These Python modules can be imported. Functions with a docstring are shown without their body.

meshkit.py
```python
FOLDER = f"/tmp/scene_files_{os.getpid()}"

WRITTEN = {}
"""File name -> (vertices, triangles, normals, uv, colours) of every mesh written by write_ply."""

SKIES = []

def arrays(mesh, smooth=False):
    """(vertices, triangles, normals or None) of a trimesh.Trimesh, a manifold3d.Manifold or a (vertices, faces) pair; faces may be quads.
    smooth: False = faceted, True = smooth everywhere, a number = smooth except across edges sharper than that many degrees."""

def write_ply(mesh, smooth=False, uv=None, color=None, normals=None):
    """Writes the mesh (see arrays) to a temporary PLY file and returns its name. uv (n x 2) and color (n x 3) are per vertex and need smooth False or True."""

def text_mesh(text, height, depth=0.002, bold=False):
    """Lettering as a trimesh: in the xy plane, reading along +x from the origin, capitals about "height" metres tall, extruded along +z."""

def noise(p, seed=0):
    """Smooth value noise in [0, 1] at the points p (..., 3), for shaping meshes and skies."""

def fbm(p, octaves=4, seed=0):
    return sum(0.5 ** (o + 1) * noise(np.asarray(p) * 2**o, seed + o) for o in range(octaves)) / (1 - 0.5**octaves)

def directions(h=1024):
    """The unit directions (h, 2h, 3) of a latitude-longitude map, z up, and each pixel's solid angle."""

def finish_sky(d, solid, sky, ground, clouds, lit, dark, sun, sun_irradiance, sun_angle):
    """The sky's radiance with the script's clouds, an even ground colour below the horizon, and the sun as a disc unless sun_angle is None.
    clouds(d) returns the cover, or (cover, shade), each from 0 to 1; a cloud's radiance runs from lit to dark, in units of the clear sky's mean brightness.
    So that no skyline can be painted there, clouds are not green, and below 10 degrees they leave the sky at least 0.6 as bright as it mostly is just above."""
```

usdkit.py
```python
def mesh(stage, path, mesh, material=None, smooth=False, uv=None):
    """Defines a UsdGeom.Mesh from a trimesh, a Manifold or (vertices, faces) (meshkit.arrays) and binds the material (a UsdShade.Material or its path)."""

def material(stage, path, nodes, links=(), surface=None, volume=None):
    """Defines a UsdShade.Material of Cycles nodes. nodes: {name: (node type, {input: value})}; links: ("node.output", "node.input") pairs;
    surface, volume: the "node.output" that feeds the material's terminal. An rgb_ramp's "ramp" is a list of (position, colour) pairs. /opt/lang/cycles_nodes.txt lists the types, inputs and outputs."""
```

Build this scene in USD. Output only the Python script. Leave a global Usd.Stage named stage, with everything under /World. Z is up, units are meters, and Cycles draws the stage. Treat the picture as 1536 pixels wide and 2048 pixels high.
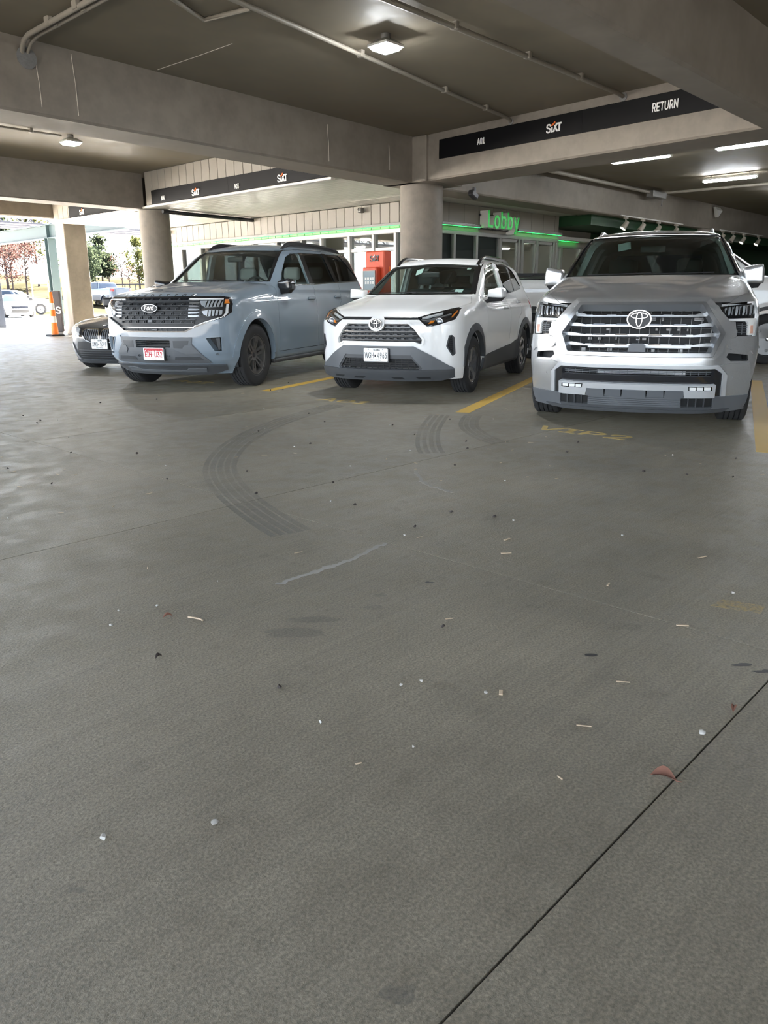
import math, random
import numpy as np, shapely, trimesh
from shapely import affinity
from shapely.geometry import Polygon, LineString, Point
from scipy.interpolate import PchipInterpolator
from manifold3d import Manifold, CrossSection, FillRule, Error, Mesh as MMesh
import meshkit, usdkit
from pxr import Gf, Usd, UsdGeom, UsdLux, Vt, Sdf, UsdShade

stage = Usd.Stage.CreateInMemory()
UsdGeom.SetStageUpAxis(stage, 'Z'); UsdGeom.SetStageMetersPerUnit(stage, 1.0)
UsdGeom.Xform.Define(stage, '/World')
random.seed(7); RNG = np.random.default_rng(7)
# ---------------------------------------------------------------- camera (world x and y follow the garage's beam grid)
EYE, GRID, PITCH, ROLL, FOCAL_PX = (0, 0, 1.1711), 43.478, 15.658, -.3614, 1541.04
EXPOSURE = 1.36
def camera():
    c = UsdGeom.Camera.Define(stage, '/World/camera')
    g, p, r = (math.radians(a) for a in (GRID, PITCH, ROLL))
    fw = np.array([math.cos(g) * math.cos(p), math.sin(g) * math.cos(p), -math.sin(p)])
    right0 = np.array([math.sin(g), -math.cos(g), 0]); up0 = np.cross(right0, fw)
    right = math.cos(r) * right0 + math.sin(r) * up0; up = -math.sin(r) * right0 + math.cos(r) * up0
    m = np.eye(4); m[0, :3], m[1, :3], m[2, :3], m[3, :3] = right, up, -fw, EYE
    c.AddTransformOp().Set(Gf.Matrix4d(m.tolist()))
    c.CreateHorizontalApertureAttr(27.0); c.CreateVerticalApertureAttr(36.0); c.CreateFocalLengthAttr(FOCAL_PX / 1536 * 27.0)
    c.CreateClippingRangeAttr(Gf.Vec2f(.05, 2000)); c.CreateExposureAttr(EXPOSURE)
camera()
# ---------------------------------------------------------------- sky and sun
SUN_EL, SUN_ROT, SUN, SKY, HAZE = 52.0, 60.0, .58, .22, .48
def sky():
    d = UsdLux.DomeLight.Define(stage, '/World/sky'); d.CreateIntensityAttr(1.0)
    m = usdkit.material(stage, '/World/Looks/sky_look', {   # a hazy, nearly white sky with its sun
        's': ('sky_texture', dict(sky_type='multiple_scattering', sun_elevation=math.radians(SUN_EL), sun_rotation=math.radians(SUN_ROT), sun_disc=True, sun_intensity=SUN, aerosol_density=2.0)),
        'h': ('hsv', dict(saturation=HAZE)), 'b': ('background_shader', dict(strength=SKY))}, [('s.color', 'h.color'), ('h.color', 'b.color')], surface='b.background')
    UsdShade.MaterialBindingAPI.Apply(d.GetPrim()).Bind(m)
sky()
# where the parked vehicles stand: (place of the nose on the ground, turn)
PLACE = dict(sequoia=((6.4725, 3.0972, 0), -66.73), rav=((6.6062, 6.3631, 0), -69.27), expedition=((5.273, 9.0638, 0), -65.82))
# ---------------------------------------------------------------- kit
LOOKS = {}
def mat(name, nodes, links=(), surface=None, volume=None):
    LOOKS[name] = usdkit.material(stage, '/World/Looks/' + name, nodes, links, surface=surface, volume=volume); return name
def pbr(name, color, rough=.5, metal=0., coat=0., spec=.5, emit=None, strength=0., **kw):
    d = dict(base_color=color, roughness=rough, metallic=metal, coat_weight=coat, specular_ior_level=spec, **kw)
    if emit is not None: d |= dict(emission_color=emit, emission_strength=strength)
    return mat(name, {'p': ('principled_bsdf', d)}, surface='p.BSDF')
def pane(name, tint, ior=1.5, rough=0., gloss=1.0):
    r0 = ((ior - 1) / (ior + 1)) ** 2      # Schlick reflectance, the same from either side of the pane
    return mat(name, {'t': ('transparent_bsdf', dict(color=tint)), 'g': ('glossy_bsdf', dict(color=(gloss,)*3, roughness=rough)), 'w': ('layer_weight', dict(blend=.5)), 'p': ('math', dict(math_type='power', value2=4.)),
                      'f': ('map_range', dict(to_min=r0, to_max=.9)), 'm': ('mix_closure', {})}, [('w.facing', 'p.value1'), ('p.value', 'f.value'), ('f.result', 'm.fac'), ('t.BSDF', 'm.closure1'), ('g.BSDF', 'm.closure2')], surface='m.closure')
USED = {}
def numbered(parent, name):
    k = USED.get((parent, name), 0); USED[(parent, name)] = k + 1
    return name if k == 0 else f'{name}_{k:03d}'
def keys(prim, label=None, cat=None, group=None, kind=None):
    for k, v in (('label', label), ('category', cat), ('group', group), ('kind', kind)):
        if v: prim.SetCustomDataByKey(k, v)
    return prim
def thing(name, label, cat, loc=(0, 0, 0), rz=0., group=None, kind=None, scale=None):
    x = UsdGeom.Xform.Define(stage, '/World/' + numbered('/World', name))
    x.AddTranslateOp().Set(Gf.Vec3d(*map(float, loc))); x.AddRotateZOp().Set(float(rz))
    if scale: x.AddScaleOp().Set(Gf.Vec3f(*scale))
    return keys(x.GetPrim(), label, cat, group, kind)
def copy_of(src, label=None, loc=(0, 0, 0), rz=0., group=None, cat=None):
    was = src.GetCustomData()
    r = thing(src.GetName().rstrip('0123456789').rstrip('_'), label or was.get('label'), cat or was.get('category'), loc, rz, group or was.get('group'), was.get('kind'))
    r.GetReferences().AddInternalReference(src.GetPath()); r.SetInstanceable(True); return r
def arr(m):
    if isinstance(m, Manifold):
        q = m.to_mesh(); return np.asarray(q.vert_properties[:, :3], float), np.asarray(q.tri_verts, int)
    if isinstance(m, (tuple, list)):
        v, f = np.asarray(m[0], float), np.asarray(m[1], int)
        if f.shape[1] == 4: f = np.vstack([f[:, [0, 1, 2]], f[:, [0, 2, 3]]])
        return v, f
    return np.asarray(m.vertices, float), np.asarray(m.faces, int)
def put(name, mesh, material, parent=None, smooth=35, label=None, cat=None, group=None, kind=None, normals=None):
    """One Mesh prim, under parent (a prim) or /World."""
    base = str(parent.GetPath()) if parent is not None else '/World'
    path = base + '/' + numbered(base, name)
    v, f = arr(mesh)
    if normals is not None:
        m = usdkit.mesh(stage, path, (v, f), LOOKS[material], smooth=False)
        m.CreateNormalsAttr(Vt.Vec3fArray.FromNumpy(normals.astype(np.float32))); m.SetNormalsInterpolation('vertex')
    else:
        m = usdkit.mesh(stage, path, (v, f), LOOKS[material], smooth=smooth)
    m.CreateDoubleSidedAttr(True)
    return keys(m.GetPrim(), label, cat, group, kind)
def join(*ms):
    vs, fs, n = [], [], 0
    for m in ms:
        v, f = arr(m); vs.append(v); fs.append(f + n); n += len(v)
    return np.vstack(vs), np.vstack(fs)
def moved(m, t=(0, 0, 0), M=None):
    v, f = arr(m)
    if M is not None: v = v @ np.asarray(M, float).T
    return v + np.asarray(t, float), f
def rotz(d): c, s = math.cos(math.radians(d)), math.sin(math.radians(d)); return np.array([[c, -s, 0], [s, c, 0], [0, 0, 1.]])
def rotx(d): c, s = math.cos(math.radians(d)), math.sin(math.radians(d)); return np.array([[1, 0, 0], [0, c, -s], [0, s, c.real]])
def roty(d): c, s = math.cos(math.radians(d)), math.sin(math.radians(d)); return np.array([[c, 0, s], [0, 1, 0], [-s, 0, c]])
def box(lo, hi):
    (a, b, c), (d, e, g) = lo, hi
    v = np.array([[a, b, c], [d, b, c], [d, e, c], [a, e, c], [a, b, g], [d, b, g], [d, e, g], [a, e, g]], float)
    f = np.array([[0, 3, 2, 1], [4, 5, 6, 7], [0, 1, 5, 4], [1, 2, 6, 5], [2, 3, 7, 6], [3, 0, 4, 7]])
    return arr((v, f))
def cbox(lo, hi, b=.01):
    """A box with chamfered edges."""
    lo, hi = np.array(lo, float), np.array(hi, float); b = min(b, .45 * (hi - lo).min()); pts = []
    for s in np.ndindex(2, 2, 2):
        c = np.where(s, hi, lo); d = np.where(s, -b, b)
        for k in range(3):
            p = c + d; p[k] = c[k]; pts.append(p)
    return arr(Manifold.hull_points(np.array(pts)))
def rbox(lo, hi, r, n=12):
    lo, hi = np.array(lo, float), np.array(hi, float); r = min(r, .49 * (hi - lo).min()); s = Manifold.sphere(r, n)
    return arr(Manifold.batch_hull([s.translate(tuple(np.where(q, hi - r, lo + r))) for q in np.ndindex(2, 2, 2)]))
def tube(pts, r, n=10, caps=True):
    pts = np.asarray(pts, float); k = len(pts); rr = np.broadcast_to(r, k)
    d = np.gradient(pts, axis=0); d /= np.linalg.norm(d, axis=1, keepdims=True)
    u = np.cross(d[0], [0, 0, 1.]);
    if np.linalg.norm(u) < 1e-3: u = np.cross(d[0], [1., 0, 0])
    vs = []; a = np.arange(n) * 2 * np.pi / n
    for i in range(k):
        u = u - d[i] * (u @ d[i]); u /= np.linalg.norm(u); w = np.cross(d[i], u)
        vs.append(pts[i] + rr[i] * (np.cos(a)[:, None] * u + np.sin(a)[:, None] * w))
    v = np.vstack(vs); f = []
    for i in range(k - 1):
        for j in range(n):
            p, q = i * n + j, i * n + (j + 1) % n; f += [[p, q, q + n], [p, q + n, p + n]]
    if caps:
        for j in range(1, n - 1): f += [[0, j + 1, j], [(k - 1) * n, (k - 1) * n + j, (k - 1) * n + j + 1]]
    return v, np.array(f)
def lathe(prof, n=48, axis='z', a0=0, a1=2 * np.pi):
    """prof: (radius, height) pairs, outward side to the right of travel."""
    prof = np.asarray(prof, float); k = len(prof); a = np.linspace(a0, a1, n, endpoint=False)
    v = np.stack([np.outer(np.cos(a), prof[:, 0]), np.outer(np.sin(a), prof[:, 0]), np.tile(prof[:, 1], (n, 1))], -1).reshape(-1, 3)
    i, j = np.meshgrid(np.arange(n), np.arange(k - 1), indexing='ij'); i2 = (i + 1) % n
    f = np.stack([i * k + j, i2 * k + j, i2 * k + j + 1, i * k + j + 1], -1).reshape(-1, 4)
    v, f = arr((v, f))
    if axis == 'x': v = v[:, [2, 0, 1]]
    if axis == 'y': v = v[:, [1, 2, 0]]
    return v, f
def polys(g): return [p for p in getattr(g, 'geoms', [g]) if p.geom_type == 'Polygon' and p.area > 1e-9]
def extrude(g, h, z0=0.):
    """Shapely polygon(s) in xy extruded along z: a Manifold."""
    cs = []
    for p in polys(g):
        p = shapely.geometry.polygon.orient(p)
        cs.append(np.array(p.exterior.coords)[:-1]); cs += [np.array(r.coords)[:-1] for r in p.interiors]
    return Manifold.extrude(CrossSection(cs, FillRule.EvenOdd), h).translate((0, 0, z0))
def man(m):
    v, f = arr(m); return Manifold(MMesh(np.ascontiguousarray(v, np.float32), np.ascontiguousarray(f, np.uint32)))
def perm(m, order):
    """Manifold with its axes reordered: new axis i = old axis order[i]."""
    M = np.zeros((3, 4)); 
    for i, o in enumerate(order): M[i, o] = 1
    q = m.transform(M); return q
def words(text, height, depth=.004, bold=True, squeeze=1., center=True):
    v, f = arr(meshkit.text_mesh(text, height, depth, bold)); v = v * [squeeze, 1, 1]
    if center: v[:, 0] -= (v[:, 0].min() + v[:, 0].max()) / 2
    return v, f
def upright(m, right, at):
    """Flat xy artwork stood up: x along the horizontal direction right, y up, +z facing right x up's outside (towards the reader)."""
    r = np.array([right[0], right[1], 0.]); r /= np.linalg.norm(r); n = np.array([r[1], -r[0], 0])
    return moved(m, at, np.stack([r, [0, 0, 1], n], 1))
# ---------------------------------------------------------------- car bodies: signed distance fields, meshed and cut into panels
def smax(a, b, k): h = np.maximum(k - np.abs(a - b), 0) / k; return np.maximum(a, b) + h * h * k * .25
def smin(a, b, k): return -smax(-a, -b, k)
def curve(pts):
    x, y = np.array(pts, float).T; g = PchipInterpolator(x, y); t = np.linspace(x[0], x[-1], 400); y = g(t)
    return lambda q: np.interp(q, t, y)
class Body:
    def __init__(s, **k):
        s.__dict__.update(k)
        for n in ('top', 'nose', 'plan', 'tail', 'side', 'taper', 'belly', 'roof'): setattr(s, n, curve(getattr(s, n)))
    def lower(s, x, y, z):
        side = x - (s.side(z) + s.taper(y) + s.flare(y, z))
        top = z - (s.top(y) - s.crown * (x / .8) ** 2 + s.hood(x, y))
        front = (s.nose(z) + s.plan(x) - y) * .9 + s.front(x, z)
        rear = y - (s.tail(z) - .12 * (x / .9) ** 4)
        return smax(smax(smax(smax(side, top, s.k_top), front, s.k_front), rear, .12), s.belly(y) - z, .05)
    def cabin(s, x, y, z):
        (y0, z0), (y1, z1) = s.screen; m = (y1 - y0) / (z1 - z0); ws = (y0 + (z - z0) * m + s.wrap * x * x - y) / math.hypot(1, m)
        (y2, z2), (y3, z3) = s.backlight; q = (y3 - y2) / (z3 - z2); bk = (y - (y2 + np.where(z > z2, (z - z2) * q, (z - z2) * .3) - .1 * x * x)) / math.hypot(1, q)
        (w0, h0), (w1, h1) = s.tumble; u = (w1 - w0) / (h1 - h0)
        sd = (x - (w0 + np.where(z > h0, (z - h0) * u, (z - h0) * .35) + s.ctaper(y))) / math.hypot(1, u)
        rf = z - (s.roof(y) - s.rcrown * (x / .6) ** 2)
        return np.maximum(smax(smax(smax(ws, sd, s.k_pillar), bk, .12), rf, s.k_roof), h0 - .3 - z)
    def at(s, x, y, z):
        x = np.abs(x); return smin(s.lower(x, y, z), s.cabin(x, y, z), s.k_join)
    def flare(s, y, z): return 0.
    def hood(s, x, y): return 0.
    def front(s, x, z): return 0.
    def ctaper(s, y): return 0.
    def f(s, p): return s.at(p[:, 0], p[:, 1], p[:, 2])
    def grad(s, p, e=2e-3):
        g = np.stack([s.f(p + d) - s.f(p - d) for d in np.eye(3) * e], 1) / (2 * e); return g
    def normal(s, p): g = s.grad(p); return g / np.maximum(np.linalg.norm(g, axis=1, keepdims=True), 1e-9)
    def snap(s, p, n=3):
        for _ in range(n):
            g = s.grad(p); p = p - np.clip(s.f(p) / np.maximum((g * g).sum(1), .05), -.03, .03)[:, None] * g
        return p
    def cast(s, uv, axis, sgn=1):
        """The first surface point met from outside: axis 'y' from the front at (x, z), 'x' from the side at (y, z), 'z' from above at (x, y), 'r' from the rear."""
        u, v = np.asarray(uv, float).T; n = len(u)
        def P(t):
            return {'y': lambda: np.stack([u, t, v], 1), 'r': lambda: np.stack([u, s.long - t, v], 1), 'x': lambda: np.stack([sgn * (1.3 - t), u, v], 1), 'z': lambda: np.stack([u, v, 2.3 - t], 1)}[axis]()
        t0 = -.2 if axis in 'yr' else 0.
        far = 1.3 if axis == 'x' else 2.4
        ts = np.linspace(t0, t0 + far, 45); F = np.stack([s.f(P(np.full(n, t))) for t in ts])
        hit = F < 0; k = np.where(hit.any(0), hit.argmax(0), F.argmin(0)); k = np.maximum(k, 1); a, b = ts[k - 1].copy(), ts[k].copy()
        for _ in range(16):
            m = (a + b) / 2; inside = s.f(P(m)) < 0; b = np.where(inside, m, b); a = np.where(inside, a, m)
        return P((a + b) / 2)
def nets(f, lo, hi, h):
    """Naive surface nets of f, which is even in x."""
    nx = int(math.ceil(hi[0] / h)); xs = np.arange(0, nx + 1) * h; ys = np.arange(lo[1], hi[1] + h, h); zs = np.arange(lo[2], hi[2] + h, h)
    X, Y, Z = np.meshgrid(xs, ys, zs, indexing='ij'); F = f(X.ravel(), Y.ravel(), Z.ravel()).reshape(X.shape)
    F = np.concatenate([F[:0:-1], F]); o = np.array([-nx * h, lo[1], lo[2]]); S = F < 0
    C = S[:-1, :-1, :-1].astype(np.int8)
    for a, b, c in list(np.ndindex(2, 2, 2))[1:]: C = C + S[a:a + C.shape[0], b:b + C.shape[1], c:c + C.shape[2]]
    act = (C > 0) & (C < 8); idx = np.full(C.shape, -1); idx[act] = np.arange(act.sum()); I = np.argwhere(act)
    acc, cnt = np.zeros((len(I), 3)), np.zeros(len(I))
    for ax in range(3):
        for a, b in np.ndindex(2, 2):
            d0 = np.insert([a, b], ax, 0); d1 = np.insert([a, b], ax, 1)
            f0, f1 = F[tuple((I + d0).T)], F[tuple((I + d1).T)]; cr = (f0 < 0) != (f1 < 0); t = np.where(cr, f0 / np.where(cr, f0 - f1, 1), 0)
            acc += np.where(cr[:, None], d0 + (d1 - d0) * t[:, None], 0); cnt += cr
    V = o + (I + acc / cnt[:, None]) * h; fs = []
    for ax in range(3):
        e = np.moveaxis(S, ax, 0); ch = np.argwhere(e[:-1] != e[1:]); up = e[:-1][tuple(ch.T)]
        ch = ch[(ch[:, 1] > 0) & (ch[:, 2] > 0) & (ch[:, 1] < e.shape[1] - 1) & (ch[:, 2] < e.shape[2] - 1)]; up = e[:-1][tuple(ch.T)]
        J = np.moveaxis(idx, ax, 0); q = np.stack([J[ch[:, 0], ch[:, 1] - a, ch[:, 2] - b] for a, b in ((1, 1), (0, 1), (0, 0), (1, 0))], 1)
        flip = up if ax != 1 else ~up
        q = np.where(flip[:, None], q, q[:, ::-1]); fs.append(q)
    return V, np.vstack(fs)
def solid(body, h, inset=0.):
    g = (lambda x, y, z: body.at(x, y, z) + inset)
    V, Q = nets(g, (0, -.12, .05), (1.25, body.long + .12, body.high + .12), h)
    if inset == 0: V = body.snap(V)
    m = man((V, Q)); assert m.status() == Error.NoError and m.volume() > 0, (m.status(), m.volume())
    return m
def put_skin(name, m, material, parent, body, label=None):
    """A piece of body: the normals of its outer skin come from the field, those of its cut edges from the faces."""
    v, f = arr(m)
    if not len(f): return None
    n = np.cross(v[f[:, 1]] - v[f[:, 0]], v[f[:, 2]] - v[f[:, 0]]); L = np.linalg.norm(n, axis=1, keepdims=True); keep = L[:, 0] > 1e-12; f, n = f[keep], (n / np.maximum(L, 1e-12))[keep]
    on = np.abs(body.f(v)) < 1.5e-3; g = body.normal(v)
    skin = on[f].all(1) & ((g[f].mean(1) * n).sum(1) > .5)
    fs, fo = f[skin], f[~skin]; used, inv = np.unique(fs, return_inverse=True)
    V = np.vstack([v[used], v[fo].reshape(-1, 3)]); N = np.vstack([g[used], np.repeat(n[~skin], 3, 0)])
    return put(name, (V, np.vstack([inv.reshape(-1, 3), len(used) + np.arange(3 * len(fo)).reshape(-1, 3)])), material, parent, normals=N, label=label)
def shaped(g, out, thick, res):
    m = extrude(g, thick, 0.); return m.refine_to_length(res)
def panel(body, g, axis='y', out=.004, thick=.012, res=.04, sgn=1, dome=0.):
    """Polygon(s) g in front (x, z), side (y, z) or top (x, y) view laid on the body: outer face 'out' above the skin, 'thick' deep."""
    v, f = arr(shaped(g, out, thick, res)); p = body.cast(v[:, :2], axis, sgn); n = body.normal(p)
    d = out - thick + v[:, 2]
    if dome: d = d + dome * np.clip(shapely.distance(shapely.points(v[:, :2]), shapely.boundary(g if not isinstance(g, list) else shapely.union_all(g))) / .03, 0, 1) * (v[:, 2] > thick * .5)
    q = p + n * d[:, None]
    return (q, f if axis in ('z',) else f)
def mirror(m): v, f = arr(m); return v * [-1, 1, 1], f[:, ::-1]
def poly(*pts, r=0.):
    p = Polygon(pts).buffer(0)
    return p.buffer(-r).buffer(2 * r).buffer(-r) if r else p
def flip(g): return affinity.scale(g, -1, 1, origin=(0, 0))
def both(g): return shapely.union_all([g, flip(g)])
def stroke(pts, w): return LineString(pts).buffer(w / 2, cap_style='flat')
def prism(g, axis, a, b):
    """Polygon in front (x, z), side (y, z) or top (x, y) view as a solid between a and b of the third axis."""
    m = extrude(g, b - a, a)
    if axis == 'z': return m
    v, f = arr(m)
    v = v[:, [0, 2, 1]] if axis == 'y' else v[:, [2, 0, 1]]
    return man((v, f[:, ::-1] if axis == 'y' else f))
def arc(cx, cy, r, a0, a1, n=24): t = np.radians(np.linspace(a0, a1, n)); return np.stack([cx + r * np.cos(t), cy + r * np.sin(t)], 1).tolist()
class Sequoia(Body):
    def flare(s, y, z):
        r1, r2 = np.hypot(y - .97, z - .41), np.hypot(y - 4.07, z - .41)
        return .022 * (np.exp(-((r1 - .47) / .10) ** 2) + np.exp(-((r2 - .47) / .10) ** 2)) * (z > .2)
    def hood(s, x, y):
        t = np.clip((y - .25) / 1.2, 0, 1)
        return .030 * t * (1 / (1 + np.exp((x - .34 - .445 * (y - .48)) / .014)))
class Rav(Body):
    def flare(s, y, z):
        r1, r2 = np.hypot(y - .93, z - .35), np.hypot(y - 3.62, z - .35)
        return .02 * (np.exp(-((r1 - .42) / .10) ** 2) + np.exp(-((r2 - .42) / .10) ** 2))
    def hood(s, x, y):
        t = np.clip((y - .2) / 1.0, 0, 1)
        return .022 * t * (1 / (1 + np.exp((x - .36 - .16 * t) / .02)))
class Expedition(Body):
    def flare(s, y, z):
        r1, r2 = np.hypot(y - .96, z - .41), np.hypot(y - 4.07, z - .41)
        return .025 * (np.exp(-((r1 - .47) / .09) ** 2) + np.exp(-((r2 - .47) / .09) ** 2))
    def hood(s, x, y):
        t = np.clip((y - .25) / 1.2, 0, 1)
        return .02 * t * (1 / (1 + np.exp((x - .46 - .1 * t) / .02)))
BODIES = dict(
    sequoia=Sequoia(long=5.28, high=1.90, crown=.035, k_top=.12, k_front=.10, k_join=.06, k_pillar=.10, k_roof=.13,
        top=[(0, 1.10), (.18, 1.125), (.35, 1.165), (.9, 1.28), (1.55, 1.37), (2.2, 1.33), (3, 1.30), (5.3, 1.30)],
        nose=[(.1, .20), (.2, .15), (.3, .10), (.45, .03), (.6, 0), (.85, 0), (1.0, .02), (1.1, .06), (1.3, .2), (2, .3)],
        plan=[(0, 0), (.3, .02), (.5, .065), (.62, .115), (.74, .23), (.85, .33), (.93, .405), (.98, .46), (1.02, .53), (1.3, 1.2)],
        tail=[(0, 5.1), (.4, 5.27), (.8, 5.28), (1.3, 5.2), (2, 5.1)],
        side=[(.1, .95), (.3, .985), (.55, .995), (.8, .99), (1.0, .985), (1.2, .955), (1.35, .90), (2, .6)],
        taper=[(0, -.01), (.6, 0), (2, .015), (4.2, .015), (5.3, -.06)],
        belly=[(0, .07), (.55, .08), (.95, .3), (4, .3), (5.3, .4)],
        roof=[(1, 1.70), (2.1, 1.815), (2.7, 1.87), (3.5, 1.875), (4.6, 1.84), (5.5, 1.74)], rcrown=.035,
        screen=[(1.55, 1.34), (2.26, 1.80)], wrap=.16, backlight=[(5.2, 1.2), (4.95, 1.8)], tumble=[(.955, 1.25), (.71, 1.82)]),
    rav=Rav(long=4.595, high=1.72, crown=.05, k_top=.10, k_front=.10, k_join=.05, k_pillar=.09, k_roof=.12,
        top=[(0, .93), (.1, .965), (.3, 1.03), (.8, 1.12), (1.35, 1.195), (2, 1.12), (3, 1.13), (4.6, 1.15)],
        nose=[(.1, .16), (.2, .10), (.35, .02), (.55, 0), (.75, 0), (.86, .005), (.93, .045), (1.0, .11), (1.1, .25), (2, .5)],
        plan=[(0, 0), (.3, .012), (.46, .05), (.6, .12), (.7, .19), (.8, .26), (.86, .325), (.90, .39), (.94, .50), (1.2, 1.3)],
        tail=[(0, 4.4), (.4, 4.57), (.7, 4.59), (1.1, 4.5), (2, 4.3)],
        side=[(.1, .85), (.3, .89), (.5, .905), (.8, .91), (.95, .90), (1.1, .86), (1.2, .80), (2, .4)],
        taper=[(0, -.015), (.7, 0), (1.8, -.005), (3.6, .01), (4.6, -.07)],
        belly=[(0, .15), (.5, .16), (.9, .24), (4, .24), (4.6, .36)],
        roof=[(1, 1.50), (2.0, 1.63), (2.6, 1.68), (3.3, 1.675), (4.1, 1.62), (4.6, 1.54)], rcrown=.03,
        screen=[(1.27, 1.17), (2.08, 1.60)], wrap=.16, backlight=[(4.55, 1.05), (4.05, 1.6)], tumble=[(.82, 1.08), (.645, 1.62)]),
    expedition=Expedition(long=5.33, high=1.99, crown=.04, k_top=.12, k_front=.12, k_join=.06, k_pillar=.10, k_roof=.13,
        top=[(0, 1.13), (.10, 1.175), (.20, 1.222), (.40, 1.25), (.9, 1.315), (1.6, 1.385), (2.2, 1.33), (3, 1.32), (5.33, 1.34)],
        nose=[(.1, .34), (.2, .28), (.3, .17), (.4, .05), (.5, .01), (.65, 0), (.85, 0), (1.0, .02), (1.1, .05), (1.3, .2), (2, .3)],
        plan=[(0, 0), (.3, .025), (.5, .085), (.7, .17), (.82, .25), (.9, .325), (.96, .405), (1.0, .47), (1.04, .56), (1.3, 1.2)],
        tail=[(0, 5.15), (.4, 5.31), (.8, 5.33), (1.3, 5.26), (2, 5.1)],
        side=[(.1, .93), (.3, .975), (.55, .99), (.85, .995), (1.05, .985), (1.2, .96), (1.35, .90), (2, .6)],
        taper=[(0, -.01), (.6, 0), (2, .0), (4.2, .0), (5.33, -.07)],
        belly=[(0, .13), (.55, .14), (.95, .32), (4, .32), (5.33, .4)],
        roof=[(1, 1.75), (2.2, 1.885), (2.9, 1.955), (3.7, 1.965), (4.7, 1.935), (5.6, 1.85)], rcrown=.035,
        screen=[(1.60, 1.36), (2.40, 1.87)], wrap=.18, backlight=[(5.3, 1.2), (4.93, 1.87)], tumble=[(.955, 1.28), (.755, 1.90)]))
# ---------------------------------------------------------------- materials
def flake(name, color, metal, rough, tint=.0):
    mat(name, {'g': ('geometry', {}), 'v': ('voronoi_texture', dict(scale=900.)), 'r': ('map_range', dict(from_min=0, from_max=1, to_min=rough - .04, to_max=rough + .06)), 'c': ('separate_color', {}),
               'p': ('principled_bsdf', dict(base_color=color, metallic=metal, coat_weight=1., coat_roughness=.03))},
        [('g.position', 'v.vector'), ('v.color', 'c.color'), ('c.r', 'r.value'), ('r.result', 'p.roughness')], surface='p.BSDF')
flake('paint_silver', (.60, .61, .62), .85, .30)
pbr('paint_white', (.80, .80, .79), rough=.35, coat=1., coat_roughness=.03)
pbr('paint_blue_grey', (.175, .22, .265), rough=.35, coat=1., coat_roughness=.03)
pbr('paint_dark', (.035, .04, .045), rough=.3, metal=.3, coat=1., coat_roughness=.03)
pbr('paint_navy', (.03, .045, .07), rough=.3, metal=.2, coat=1.)
pbr('chrome', (.62, .63, .64), rough=.10, metal=1.)
pbr('satin_silver', (.37, .38, .39), rough=.34, metal=.9)
pbr('silver_plastic', (.50, .51, .52), rough=.38, metal=.25, coat=.3)
pbr('gloss_black', (.008, .008, .009), rough=.12, coat=.6)
pbr('trim_black', (.012, .012, .013), rough=.45)
pbr('plastic_charcoal', (.055, .058, .062), rough=.5)
pbr('plastic_grey', (.105, .112, .120), rough=.48)
pbr('mesh_black', (.010, .011, .012), rough=.6)
pbr('rubber', (.018, .018, .019), rough=.75)
pbr('rim_silver', (.60, .60, .61), rough=.22, metal=.95)
pbr('rim_bronze', (.26, .25, .24), rough=.3, metal=.85)
pbr('disc_steel', (.20, .20, .20), rough=.45, metal=.8)
pbr('seat_black', (.045, .047, .048), rough=.6)
pbr('seat_grey', (.27, .28, .28), rough=.6)
pbr('headliner_grey', (.42, .42, .40), rough=.8)
pbr('dash_black', (.028, .029, .03), rough=.55)
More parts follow.
